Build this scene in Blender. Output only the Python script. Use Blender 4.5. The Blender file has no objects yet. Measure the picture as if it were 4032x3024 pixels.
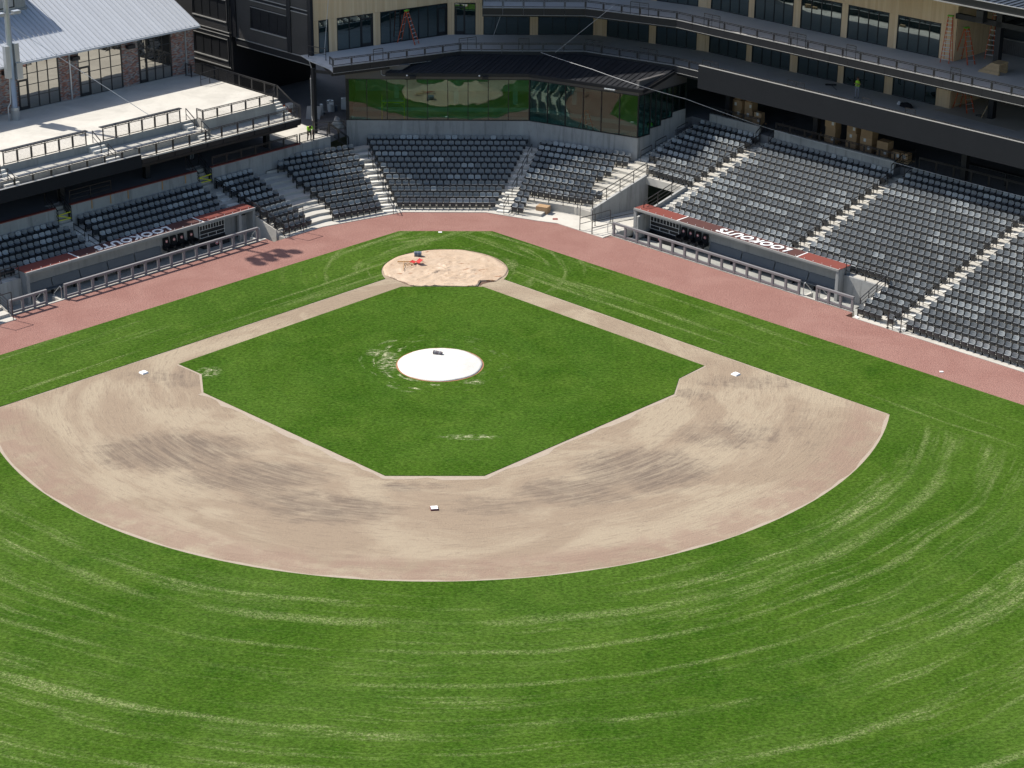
import bpy, bmesh, math, random
from mathutils import Vector, Matrix, noise as mnoise
from mathutils.geometry import tessellate_polygon

random.seed(7)
SC = bpy.context.scene
COL = SC.collection
R2 = math.sqrt(2.0)

# ------------------------------------------------------------------ camera
cam_d = bpy.data.cameras.new("camera")
cam = bpy.data.objects.new("camera", cam_d)
COL.objects.link(cam)
CAM = Vector((2.4517, -144.9972, 53.3377))
PITCH, YAW, ROLL = 0.406272, 0.0172935, 0.0095603
FPX = 8333.56
_f = Vector((math.sin(YAW) * math.cos(PITCH), math.cos(YAW) * math.cos(PITCH), -math.sin(PITCH)))
_r = _f.cross(Vector((0, 0, 1))).normalized()
_u = _r.cross(_f)
_r, _u = _r * math.cos(ROLL) + _u * math.sin(ROLL), _u * math.cos(ROLL) - _r * math.sin(ROLL)
cam.matrix_world = Matrix(((_r.x, _u.x, -_f.x, CAM.x), (_r.y, _u.y, -_f.y, CAM.y), (_r.z, _u.z, -_f.z, CAM.z), (0, 0, 0, 1)))
cam_d.sensor_width = 36.0
cam_d.lens = 36.0 * FPX / 4032.0
cam_d.clip_start = 1.0
cam_d.clip_end = 4000.0
SC.camera = cam

# ------------------------------------------------------------------ sky and sun
SUN = Vector((-0.571, 0.315, 0.758)).normalized()
world = bpy.data.worlds.new("World")
SC.world = world
world.use_nodes = True
wn = world.node_tree
bg = wn.nodes["Background"]
sky = wn.nodes.new("ShaderNodeTexSky")
sky.sky_type = 'NISHITA'
sky.sun_disc = False
sky.sun_elevation = math.asin(SUN.z)
sky.sun_rotation = math.atan2(SUN.x, SUN.y)
sky.air_density = 1.0
sky.dust_density = 1.6
sky.ozone_density = 1.0
wn.links.new(sky.outputs[0], bg.inputs[0])
bg.inputs[1].default_value = 0.112
sun_d = bpy.data.lights.new("sun", 'SUN')
sun_d.energy = 4.5
sun_d.angle = math.radians(0.53)
sun_d.color = (1.0, 0.955, 0.88)
sun = bpy.data.objects.new("sun", sun_d)
sun.rotation_euler = SUN.to_track_quat('Z', 'Y').to_euler()
sun.location = (-60, 30, 90)
COL.objects.link(sun)
SC.view_settings.view_transform = 'Standard'
SC.view_settings.look = 'None'
SC.view_settings.gamma = 1.0
SC.view_settings.exposure = 0.56
SC.view_settings.use_curve_mapping = False


# ------------------------------------------------------------------ plan frames
class Frame:
    """a runs along the stand away from home plate, w runs outwards from the foul line."""
    def __init__(s, t, n):
        s.t = Vector((*t, 0)).normalized(); s.n = Vector((*n, 0)).normalized()
    def __call__(s, a, w, z=0.0):
        p = s.t * a + s.n * w
        return Vector((p.x, p.y, z))
FR = Frame((1, -1), (1, 1))        # third base side
FL = Frame((-1, -1), (-1, 1))      # first base side
FW = Frame((1, 0), (0, 1))         # plain x, y


def in_view(p, margin=0.02):
    d = Vector(p) - CAM
    z = d.dot(_f)
    x = FPX * d.dot(_r) / z / 4032.0
    y = FPX * d.dot(_u) / z / 3024.0
    return abs(x) < 0.5 + margin and abs(y) < 0.5 + margin


# ------------------------------------------------------------------ materials
class NT:
    def __init__(s, name):
        s.m = bpy.data.materials.new(name)
        s.m.use_nodes = True
        s.t = s.m.node_tree
        s.b = s.t.nodes["Principled BSDF"]
        s.out = s.t.nodes["Material Output"]
    def n(s, kind): return s.t.nodes.new("ShaderNode" + kind)
    def put(s, sock, v):
        if isinstance(v, bpy.types.NodeSocket): s.t.links.new(v, sock)
        elif isinstance(v, (tuple, list)) and len(v) == 3 and sock.type == 'RGBA': sock.default_value = (*v, 1)
        else: sock.default_value = v
    def pos(s):
        return s.n("TexCoord").outputs['Object']
    def wpos(s):
        return s.n("NewGeometry").outputs['Position']
    def sep(s, v):
        k = s.n("SeparateXYZ"); s.put(k.inputs[0], v); return k.outputs
    def comb(s, x=0., y=0., z=0.):
        k = s.n("CombineXYZ")
        for i, v in enumerate((x, y, z)): s.put(k.inputs[i], v)
        return k.outputs[0]
    def mul(s, v, sc):
        k = s.n("VectorMath"); k.operation = 'MULTIPLY'; s.put(k.inputs[0], v); k.inputs[1].default_value = sc; return k.outputs[0]
    def math(s, op, a, b=0.0, c=0.0, clamp=False):
        k = s.n("Math"); k.operation = op; k.use_clamp = clamp
        s.put(k.inputs[0], a); s.put(k.inputs[1], b); s.put(k.inputs[2], c); return k.outputs[0]
    def noise(s, v, scale=1.0, detail=3.0, rough=0.55, dist=0.0):
        k = s.n("TexNoise"); s.put(k.inputs['Vector'], v)
        k.inputs['Scale'].default_value = scale; k.inputs['Detail'].default_value = detail
        k.inputs['Roughness'].default_value = rough; k.inputs['Distortion'].default_value = dist
        return k.outputs['Fac']
    def step(s, v, lo, hi, a=0.0, b=1.0):
        k = s.n("MapRange"); k.interpolation_type = 'SMOOTHSTEP'
        s.put(k.inputs[0], v); k.inputs[1].default_value = lo; k.inputs[2].default_value = hi
        k.inputs[3].default_value = a; k.inputs[4].default_value = b; return k.outputs[0]
    def mix(s, f, a, b, mode='MIX'):
        k = s.n("Mix"); k.data_type = 'RGBA'; k.blend_type = mode
        s.put(k.inputs[0], f); s.put(k.inputs[6], a); s.put(k.inputs[7], b); return k.outputs[2]
    def rand(s): return s.n("ObjectInfo").outputs['Random']
    def attr(s, name):
        k = s.n("Attribute"); k.attribute_name = name; return k.outputs['Color']
    def bump(s, h, strength=0.3, dist=0.05):
        k = s.n("Bump"); k.inputs['Strength'].default_value = strength; k.inputs['Distance'].default_value = dist
        s.put(k.inputs['Height'], h); s.t.links.new(k.outputs[0], s.b.inputs['Normal'])
    def col(s, c): s.put(s.b.inputs['Base Color'], c); return s
    def surf(s, rough=0.6, spec=0.5, metal=0.0):
        s.put(s.b.inputs['Roughness'], rough); s.b.inputs['Specular IOR Level'].default_value = spec
        s.b.inputs['Metallic'].default_value = metal; return s


MAT = {}
def simple(name, c, rough=0.6, spec=0.5, metal=0.0, var=0.12, scale=1.5, rnd=0.0):
    k = NT(name); p = k.wpos()
    n = k.noise(p, scale, 4, 0.6)
    lo = tuple(x * (1 - var) for x in c); hi = tuple(min(1, x * (1 + var)) for x in c)
    v = k.mix(n, lo, hi)
    if rnd:
        r = k.math('MULTIPLY_ADD', k.rand(), 2 * rnd, 1 - rnd)
        v = k.mix(1.0, v, k.comb(r, r, r), 'MULTIPLY')
    k.col(v).surf(k.step(k.noise(p, scale * 3, 2), 0.2, 0.8, max(0.02, rough - 0.06), min(1, rough + 0.06)), spec, metal)
    MAT[name] = k.m
    return k.m

simple('black_metal', (0.016, 0.017, 0.019), 0.42, 0.5)
simple('rail_black', (0.02, 0.02, 0.022), 0.35, 0.6)
simple('steel_black', (0.013, 0.014, 0.017), 0.5, 0.4)
simple('board_black', (0.017, 0.019, 0.022), 0.75, 0.15, scale=0.6)
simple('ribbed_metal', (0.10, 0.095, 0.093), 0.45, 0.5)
simple('flashing', (0.30, 0.295, 0.28), 0.4, 0.5, 0.0)
simple('galvanised', (0.42, 0.44, 0.45), 0.38, 0.5, 0.55, rnd=0.05)
simple('roof_white_metal', (0.44, 0.46, 0.49), 0.5, 0.4, 0.0, var=0.04, scale=0.5, rnd=0.05)
simple('roof_black_metal', (0.022, 0.023, 0.026), 0.36, 0.5, rnd=0.12)
simple('seat_frame', (0.012, 0.012, 0.013), 0.65, 0.15)
simple('seat_pan_dark', (0.032, 0.034, 0.037), 0.45, 0.45, var=0.1, rnd=0.25)
simple('seat_dark', (0.150, 0.162, 0.170), 0.36, 0.55, var=0.1, scale=0.9, rnd=0.18)
simple('seat_light', (0.29, 0.31, 0.315), 0.42, 0.5, var=0.1, scale=0.9, rnd=0.14)
simple('pad_grey', (0.205, 0.198, 0.202), 0.55, 0.4, var=0.06)
simple('bench_grey', (0.11, 0.125, 0.14), 0.5, 0.4, var=0.08)
simple('white_paint', (0.78, 0.78, 0.76), 0.5, 0.4, var=0.05)
simple('base_white', (0.86, 0.86, 0.85), 0.5, 0.4, var=0.03)
simple('rubber_red', (0.13, 0.03, 0.035), 0.6)
simple('rubber_dark', (0.02, 0.02, 0.022), 0.6)
simple('cable_steel', (0.5, 0.5, 0.5), 0.45, 0.5)
simple('hi_vis', (0.42, 0.80, 0.05), 0.7, 0.2)
simple('cloth_black', (0.014, 0.014, 0.016), 0.85, 0.2)
simple('cloth_grey', (0.24, 0.25, 0.27), 0.85, 0.2)
simple('skin', (0.42, 0.22, 0.14), 0.6, 0.35)
simple('hair_dark', (0.05, 0.03, 0.02), 0.7)
simple('helmet_white', (0.75, 0.75, 0.72), 0.4)
simple('ladder_orange', (0.52, 0.085, 0.022), 0.5)
simple('aluminium', (0.62, 0.63, 0.64), 0.35, 0.5, 0.4)
simple('safety_green', (0.15, 0.5, 0.03), 0.6)
simple('cardboard', (0.42, 0.27, 0.15), 0.8, 0.2, scale=3, rnd=0.22)
simple('box_label', (0.72, 0.70, 0.66), 0.7)
simple('tape_tan', (0.42, 0.30, 0.17), 0.4)
simple('lumber', (0.46, 0.33, 0.19), 0.75, 0.2, scale=4, rnd=0.12)
simple('yellow_tape', (0.62, 0.60, 0.02), 0.6)
simple('yellow_paint', (0.62, 0.44, 0.02), 0.5)
simple('red_plastic', (0.42, 0.030, 0.028), 0.7, 0.2)
simple('wood_handle', (0.42, 0.24, 0.10), 0.6)
simple('drum_blue', (0.09, 0.12, 0.16), 0.55, 0.4, 0.0, scale=4)
simple('roll_grey', (0.10, 0.085, 0.10), 0.7, scale=6)
simple('speaker_black', (0.03, 0.032, 0.035), 0.5)
simple('emblem_red', (0.55, 0.05, 0.06), 0.5)
simple('emblem_white', (0.75, 0.72, 0.70), 0.5)
simple('rust_red', (0.20, 0.045, 0.035), 0.7)
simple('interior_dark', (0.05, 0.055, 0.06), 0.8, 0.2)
simple('interior_wall', (0.42, 0.43, 0.42), 0.8, 0.2)
simple('floor_dusty', (0.46, 0.42, 0.36), 0.85, 0.2, scale=0.8)
simple('letter_white', (0.80, 0.80, 0.78), 0.55, var=0.03)
simple('lamp_face', (0.55, 0.56, 0.55), 0.25)


def concrete(name, light, dark, streak=0.0, scale=0.35, rough=0.85):
    k = NT(name); p = k.wpos()
    a = k.noise(p, scale, 6, 0.62, 0.6)
    c = k.mix(k.step(a, 0.32, 0.72), light, dark)
    b = k.noise(p, 3.2, 5, 0.6)
    c = k.mix(k.step(b, 0.55, 0.75, 0, 0.28), c, tuple(x * 0.62 for x in dark))
    g = k.noise(p, 22, 2, 0.6)
    c = k.mix(k.math('MULTIPLY', g, 0.2), c, tuple(x * 0.6 for x in light))
    if streak:
        v = k.noise(k.mul(p, (2.3, 2.3, 0.22)), 1.0, 5, 0.62)
        c = k.mix(k.step(v, 0.5, 0.66, 0, streak), c, tuple(x * 0.58 for x in dark))
        v2 = k.noise(k.mul(p, (1.4, 1.4, 0.12)), 1.0, 3, 0.5)
        c = k.mix(k.step(v2, 0.58, 0.7, 0, streak * 0.7), c, tuple(min(1, x * 1.25) for x in light))
    k.col(c).surf(rough, 0.25)
    k.bump(k.noise(p, 14, 4, 0.6), 0.15, 0.01)
    MAT[name] = k.m
concrete('concrete_light', (0.56, 0.53, 0.47), (0.45, 0.425, 0.375))
concrete('concrete_tread', (0.50, 0.475, 0.42), (0.40, 0.38, 0.335))
concrete('concrete_step', (0.66, 0.64, 0.58), (0.55, 0.53, 0.47))
concrete('concrete_wall', (0.36, 0.36, 0.345), (0.29, 0.29, 0.28), streak=0.55)
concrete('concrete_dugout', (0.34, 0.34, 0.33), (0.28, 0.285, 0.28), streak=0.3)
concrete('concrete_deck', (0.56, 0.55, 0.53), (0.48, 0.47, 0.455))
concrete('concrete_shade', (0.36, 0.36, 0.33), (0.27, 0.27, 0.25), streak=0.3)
concrete('concrete_strip', (0.58, 0.57, 0.55), (0.40, 0.395, 0.38), scale=1.3)
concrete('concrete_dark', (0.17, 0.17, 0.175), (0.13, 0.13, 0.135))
concrete('mound_tarp', (0.64, 0.62, 0.57), (0.58, 0.56, 0.51), scale=0.6, rough=0.6)


def membrane(name, c, worn):
    k = NT(name); p = k.wpos()
    a = k.noise(p, 1.4, 5, 0.65, 0.4)
    v = k.mix(k.step(a, 0.5, 0.78, 0, 0.6), c, worn)
    k.col(v).surf(0.7, 0.25); MAT[name] = k.m
membrane('membrane_red', (0.185, 0.050, 0.038), (0.155, 0.056, 0.045))
membrane('membrane_maroon', (0.085, 0.036, 0.032), (0.12, 0.055, 0.042))


def wood():
    k = NT('wood_cladding'); p = k.wpos()
    r = k.rand()
    c = k.mix(r, (0.66, 0.465, 0.27), (0.75, 0.56, 0.345))
    g = k.noise(k.mul(p, (9, 9, 0.5)), 1.0, 4, 0.6)
    c = k.mix(k.step(g, 0.4, 0.75, 0, 0.35), c, (0.50, 0.36, 0.22))
    k.col(c).surf(0.6, 0.3); MAT['wood_cladding'] = k.m
wood()


def brick():
    k = NT('brick'); c = k.attr('tint'); p = k.wpos()
    n = k.noise(p, 9, 3, 0.6)
    c = k.mix(k.math('MULTIPLY', n, 0.35), c, (0.30, 0.27, 0.25))
    k.col(c).surf(0.85, 0.2); MAT['brick'] = k.m
brick()


def glass(name, tint, refl, rcol, solid):
    k = NT(name)
    gl = k.n("BsdfGlossy"); gl.inputs['Color'].default_value = (*rcol, 1); gl.inputs['Roughness'].default_value = 0.0
    p = k.wpos()
    nb = k.n("Bump"); nb.inputs['Strength'].default_value = 0.12; nb.inputs['Distance'].default_value = 0.06
    k.put(nb.inputs['Height'], k.noise(p, 0.75, 1.0, 0.4))
    k.t.links.new(nb.outputs[0], gl.inputs['Normal'])
    if solid:
        un = k.n("BsdfDiffuse"); un.inputs['Color'].default_value = (*tint, 1)
    else:
        un = k.n("BsdfTransparent"); un.inputs['Color'].default_value = (*tint, 1)
    mx = k.n("MixShader"); mx.inputs[0].default_value = refl
    k.t.links.new(un.outputs[0], mx.inputs[1]); k.t.links.new(gl.outputs[0], mx.inputs[2])
    k.t.links.new(mx.outputs[0], k.out.inputs[0])
    MAT[name] = k.m
glass('glass_clear', (0.62, 0.84, 0.80), 0.135, (0.50, 0.60, 0.54), False)
glass('glass_dark', (0.010, 0.022, 0.023), 0.24, (0.80, 0.92, 0.90), True)
glass('glass_tan', (0.02, 0.022, 0.022), 0.42, (0.95, 0.93, 0.86), True)


def grass(name, infield):
    k = NT(name); p = k.wpos(); x, y, _ = k.sep(p)
    yy = k.math('ADD', y, 18.44)
    r = k.math('SQRT', k.math('ADD', k.math('MULTIPLY', x, x), k.math('MULTIPLY', yy, yy)))
    th = k.math('ARCTAN2', x, k.math('MULTIPLY', yy, -1.0))
    g0 = k.noise(p, 0.11, 4, 0.6, 0.8)
    c = k.mix(k.step(g0, 0.3, 0.7), (0.026, 0.067, 0.0045), (0.044, 0.089, 0.009))
    g1 = k.noise(p, 0.5, 5, 0.62, 0.5)
    c = k.mix(k.step(g1, 0.48, 0.72, 0, 0.55), c, (0.062, 0.110, 0.014))
    c = k.mix(k.step(g1, 0.28, 0.42, 0.5, 0), c, (0.013, 0.048, 0.003))
    fine = k.noise(p, 5.5, 3, 0.7)
    fine2 = k.noise(k.mul(p, (1, 2.2, 1)), 13, 2, 0.7)
    c = k.mix(k.step(fine, 0.42, 0.75, 0, 0.42), c, (0.085, 0.135, 0.026))
    c = k.mix(k.step(fine2, 0.5, 0.8, 0, 0.55), c, (0.009, 0.034, 0.002))
    speck = k.step(k.noise(p, 9, 2, 0.8), 0.44, 0.62)
    pale = (0.27, 0.29, 0.135)
    if not infield:
        wr = k.math('MULTIPLY', k.math('ADD', x, y), 0.70711)
        wl = k.math('MULTIPLY', k.math('SUBTRACT', y, x), 0.70711)
        ar = k.math('MULTIPLY', k.math('SUBTRACT', x, y), 0.70711)
        al = k.math('MULTIPLY', k.math('ADD', x, y), -0.70711)
        def lines(co, al_, f1, f2, lo, hi, seed):
            v = k.comb(k.math('MULTIPLY', co, f1), k.math('MULTIPLY', al_, f2), seed)
            return k.step(k.noise(v, 1.0, 3.5, 0.62), lo, hi)
        arc = k.math('MULTIPLY', th, 34.0)
        wob = k.math('MULTIPLY_ADD', k.noise(p, 0.12, 2, 0.5), 1.4, r)
        s1 = lines(wob, arc, 0.85, 0.05, 0.52, 0.66, 3.1)
        s2 = lines(wob, arc, 2.4, 0.12, 0.53, 0.68, 8.7)
        area = k.step(k.noise(p, 0.055, 3, 0.55), 0.40, 0.60)
        rag_ = k.step(k.noise(k.comb(k.math('MULTIPLY', r, 1.6), k.math('MULTIPLY', arc, 0.30), 6.0), 1.0, 5, 0.75), 0.40, 0.62)
        s = k.math('MULTIPLY', k.math('ADD', k.math('MULTIPLY', s1, rag_), k.math('MULTIPLY', s2, 0.6)), k.math('MULTIPLY_ADD', area, 0.8, 0.2))
        # thin clear mower lines
        ln = None
        for rr, wd, st in ((31.6, .22, .45), (33.4, .35, .45), (36.2, .2, .42), (39.3, .18, .35), (43.2, .26, .6), (47.6, .2, .5), (52.5, .24, .55), (57.5, .2, .45)):
            d = k.math('ABSOLUTE', k.math('SUBTRACT', wob, rr + 0.7))
            one = k.step(d, wd * 0.3, wd * 1.6, st, 0.0)
            ln = one if ln is None else k.math('MAXIMUM', ln, one)
        broken = k.step(k.noise(k.comb(k.math('MULTIPLY', r, 0.5), k.math('MULTIPLY', arc, 0.09), 2.0), 1.0, 4, 0.6), 0.42, 0.58)
        s = k.math('MAXIMUM', k.math('MULTIPLY', s, 0.66), k.math('MULTIPLY', ln, broken))
        fair = k.step(r, 29.4, 31.2)
        foulr = k.step(wr, 1.2, 2.6); foull = k.step(wl, 1.2, 2.6)
        nf = k.math('SUBTRACT', 1.0, k.math('MAXIMUM', foulr, foull))
        s = k.math('MULTIPLY', k.math('MULTIPLY', s, nf), fair)
        fr = k.math('MULTIPLY', lines(wr, ar, 1.05, 0.05, 0.55, 0.68, 1.3), foulr)
        fl = k.math('MULTIPLY', lines(wl, al, 1.05, 0.05, 0.55, 0.68, 5.3), foull)
        ring = k.math('SQRT', k.math('ADD', k.math('MULTIPLY', x, x), k.math('MULTIPLY', y, y)))
        nearhome = k.step(ring, 9.0, 13.0, 1.0, 0.0)
        rg = k.math('MULTIPLY', lines(ring, k.math('ARCTAN2', x, y), 1.3, 1.2, 0.53, 0.66, 9.0), nearhome)
        f = k.math('MULTIPLY', k.math('MAXIMUM', k.math('MAXIMUM', fr, fl), rg), 0.5)
        f = k.math('MULTIPLY', f, k.math('MAXIMUM', foulr, foull))
        s = k.math('MAXIMUM', s, f)
        dry = k.math('MULTIPLY', k.step(k.noise(p, 0.045, 4, 0.6, 0.5), 0.52, 0.68), k.step(r, 44, 60))
        c = k.mix(k.math('MULTIPLY', dry, 0.5), c, (0.13, 0.145, 0.03))
        c = k.mix(k.math('MULTIPLY', s, k.math('MULTIPLY_ADD', speck, 0.85, 0.15)), c, pale)
        # a few broad bands where the mower turned the blades
        band = k.step(k.noise(k.comb(k.math('MULTIPLY', ar, 0.22), k.math('MULTIPLY', wr, 0.02), 4.0), 1.0, 1, 0.4), 0.42, 0.58)
        c = k.mix(k.math('MULTIPLY', band, 0.16), c, (0.085, 0.14, 0.028))
    else:
        r0 = k.math('SQRT', k.math('ADD', k.math('MULTIPLY', x, x), k.math('MULTIPLY', k.math('ADD', y, 17.5), k.math('ADD', y, 17.5))))
        ang = k.math('ARCTAN2', x, k.math('ADD', y, 17.5))
        v = k.comb(k.math('MULTIPLY', r0, 2.2), k.math('MULTIPLY', ang, 3.0), 0.0)
        s = k.step(k.noise(v, 1.0, 5, 0.68), 0.55, 0.66)
        near = k.math('MULTIPLY', k.step(r0, 2.7, 3.2), k.step(r0, 4.4, 5.6, 1, 0))
        left = k.step(ang, -1.0, -0.35, 1.0, 0.12)
        s = k.math('MULTIPLY', k.math('MULTIPLY', s, near), left)
        def spot(cx, cy, rx, ry):
            dx = k.math('MULTIPLY', k.math('SUBTRACT', x, cx), 1 / rx); dy = k.math('MULTIPLY', k.math('SUBTRACT', y, cy), 1 / ry)
            d = k.math('SQRT', k.math('ADD', k.math('MULTIPLY', dx, dx), k.math('MULTIPLY', dy, dy)))
            return k.math('MULTIPLY', k.step(d, 0.4, 1.0, 1, 0), k.step(k.noise(k.mul(p, (1.2, 3.2, 1)), 1.6, 4, 0.7), 0.46, 0.62))
        for q in ((1.9, -29.2, 2.2, 0.5), (-14.9, -19.3, 1.0, 1.1), (-3.4, -17.6, 0.9, 2.2), (-4.2, -15.9, 1.0, 0.8), (2.2, -20.8, 0.9, 0.5), (7.0, -33.2, 1.5, 0.4)):
            s = k.math('MAXIMUM', s, spot(*q))
        c = k.mix(k.math('MULTIPLY', s, k.math('MULTIPLY_ADD', speck, 0.6, 0.3)), c, (0.50, 0.47, 0.32))
        arcs = k.step(k.noise(k.comb(k.math('MULTIPLY', r, 0.35), k.math('MULTIPLY', th, 1.2), 1.0), 1.0, 2, 0.5), 0.42, 0.6)
        c = k.mix(k.math('MULTIPLY', arcs, 0.18), c, (0.058, 0.115, 0.018))
    gr = k.step(k.noise(k.mul(p, (1.0, 1.7, 1.0)), 4.2, 4, 0.8), 0.28, 0.72, 0.52, 1.5)
    c = k.mix(1.0, c, k.comb(gr, gr, gr), 'MULTIPLY')
    k.col(c).surf(0.9, 0.02)
    k.bump(k.math('ADD', fine, k.math('MULTIPLY', fine2, 0.5)), 0.35, 0.05)
    MAT[name] = k.m
grass('grass', False)
grass('infield_grass', True)


def dirt():
    k = NT('infield_dirt'); p = k.wpos(); x, y, _ = k.sep(p)
    yy = k.math('ADD', y, 18.44)
    r = k.math('SQRT', k.math('ADD', k.math('MULTIPLY', x, x), k.math('MULTIPLY', yy, yy)))
    th = k.math('ARCTAN2', x, k.math('MULTIPLY', yy, -1.0))
    arc = k.math('MULTIPLY', th, 24.0)
    light = (0.330, 0.270, 0.195); mid = (0.268, 0.208, 0.150); dark = (0.150, 0.118, 0.093)
    warp = k.noise(p, 0.3, 3, 0.6)
    b0 = k.noise(k.comb(k.math('MULTIPLY', r, 0.26), k.math('MULTIPLY', arc, 0.10), 0.0), 1.0, 5, 0.6, 0.9)
    c = k.mix(k.step(b0, 0.40, 0.60), light, mid)
    m = None
    for cx, cy, rx, ry, st in ((-15.6, -31.2, 5.2, 3.2, 1.0), (-10.4, -34.6, 4.8, 2.2, 1.0), (-5.8, -38.9, 4.2, 2.0, .95), (-8.6, -37.2, 3.2, 2.0, .8), (12.0, -33.6, 4.6, 3.4, 1.0),
                           (8.0, -36.6, 3.8, 2.2, .95), (17.5, -28.8, 4.2, 2.4, .75), (3.2, -38.4, 3.6, 1.5, .7), (-1.6, -35.9, 3.0, .7, .75), (22.3, -27.8, 1.7, 4.5, .5), (-17.6, -19.8, 3.0, 1.3, .7),
                           (20.0, -20.6, 4.0, 1.3, .7), (16.0, -22.6, 1.6, 1.2, .7), (-16.2, -21.0, 1.8, 1.2, .7), (0.0, -46.2, 8.0, .7, .35)):
        dx = k.math('MULTIPLY', k.math('SUBTRACT', x, cx), 1 / rx); dy = k.math('MULTIPLY', k.math('SUBTRACT', y, cy), 1 / ry)
        d = k.math('ADD', k.math('MULTIPLY', dx, dx), k.math('MULTIPLY', dy, dy))
        one = k.step(d, 0.0, 1.8, st, 0.0)
        m = one if m is None else k.math('MAXIMUM', m, one)
    rag = k.noise(k.mul(p, (0.9, 1.5, 1)), 0.9, 6, 0.72, 0.7)
    drag = k.noise(k.comb(k.math('MULTIPLY', r, 2.6), k.math('MULTIPLY', arc, 0.34), 0.0), 1.0, 5, 0.7, 0.5)
    mm = k.math('ADD', m, k.math('ADD', k.math('MULTIPLY_ADD', rag, 1.5, -0.75), k.math('MULTIPLY_ADD', drag, 1.2, -0.6)))
    wet = k.step(mm, 0.30, 1.1)
    scr = k.step(k.noise(k.comb(k.math('MULTIPLY', r, 4.2), k.math('MULTIPLY', arc, 0.22), 7.0), 1.0, 6, 0.75, 0.4), 0.36, 0.62, 0.30, 1.0)
    c = k.mix(k.math('MULTIPLY', wet, scr), c, dark)
    # raked fine lines, crumbs
    rk = k.noise(k.comb(k.math('MULTIPLY', r, 5.0), k.math('MULTIPLY', arc, 0.6), 0.0), 1.0, 4, 0.7)
    c = k.mix(k.step(rk, 0.50, 0.70, 0, 0.5), c, (0.19, 0.145, 0.11))
    sc2 = k.noise(k.mul(p, (1.3, 2.6, 1)), 1.5, 6, 0.75, 1.2)
    c = k.mix(k.step(sc2, 0.56, 0.68, 0, 0.5), c, (0.18, 0.135, 0.105))
    crumb = k.noise(p, 7.0, 4, 0.75)
    c = k.mix(k.step(crumb, 0.56, 0.76, 0, 0.36), c, (0.17, 0.125, 0.09))
    c = k.mix(k.step(crumb, 0.28, 0.42, 0.22, 0), c, (0.46, 0.37, 0.27))
    # pinker damp band along the outfield edge and pale band along the turf
    e = k.math('MULTIPLY', k.step(r, 25.5, 27.2), k.step(k.noise(p, 0.6, 3, 0.6), 0.3, 0.6))
    c = k.mix(k.math('MULTIPLY', e, 0.6), c, (0.245, 0.165, 0.128))
    k.col(c).surf(0.95, 0.02)
    k.bump(k.math('ADD', crumb, k.math('MULTIPLY', rk, 1.2)), 0.5, 0.06)
    MAT['infield_dirt'] = k.m
dirt()


def track():
    k = NT('crushed_brick'); p = k.wpos()
    a = k.noise(p, 0.25, 5, 0.6, 0.5)
    c = k.mix(k.step(a, 0.3, 0.7), (0.295, 0.165, 0.138), (0.255, 0.134, 0.112))
    f = k.noise(p, 7.5, 4, 0.75)
    c = k.mix(k.step(f, 0.50, 0.70, 0, 0.42), c, (0.18, 0.090, 0.076))
    c = k.mix(k.step(f, 0.28, 0.44, 0.35, 0), c, (0.38, 0.25, 0.215))
    f3 = k.noise(k.mul(p, (1, 1.6, 1)), 1.8, 5, 0.7, 0.8)
    c = k.mix(k.step(f3, 0.54, 0.70, 0, 0.35), c, (0.23, 0.108, 0.09))
    h = k.noise(p, 14, 2, 0.7)
    c = k.mix(k.step(h, 0.55, 0.8, 0, 0.4), c, (0.16, 0.07, 0.06))
    k.col(c).surf(0.95, 0.02); k.bump(k.math('ADD', f, h), 0.8, 0.06)
    MAT['crushed_brick'] = k.m
track()


def tarp():
    k = NT('home_tarp'); p = k.wpos()
    a = k.noise(p, 0.5, 4, 0.6, 0.5)
    c = k.mix(k.step(a, 0.3, 0.7), (0.50, 0.385, 0.28), (0.44, 0.325, 0.225))
    c = k.mix(k.step(k.noise(k.mul(p, (0.8, 2.0, 1)), 1.3, 3, 0.5, 0.6), 0.655, 0.675, 0, 0.9), c, (0.25, 0.115, 0.055))
    f = k.noise(k.mul(p, (1.0, 2.4, 1)), 1.9, 4, 0.6, 2.2)
    c = k.mix(k.step(f, 0.58, 0.64, 0, 0.4), c, (0.33, 0.20, 0.13))
    k.col(c).surf(0.5, 0.35); k.bump(k.noise(k.mul(p, (1, 2, 1)), 2.6, 4, 0.6, 1.5), 0.5, 0.08)
    MAT['home_tarp'] = k.m
tarp()
simple('sand_lip', (0.345, 0.285, 0.225), 0.9, 0.1, var=0.2, scale=5)
simple('skin_clay', (0.30, 0.15, 0.085), 0.9, 0.1)
simple('damp_earth', (0.12, 0.075, 0.055), 0.9, 0.1)
simple('far_ground', (0.075, 0.10, 0.04), 0.9, 0.1, var=0.3, scale=0.05)


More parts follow.
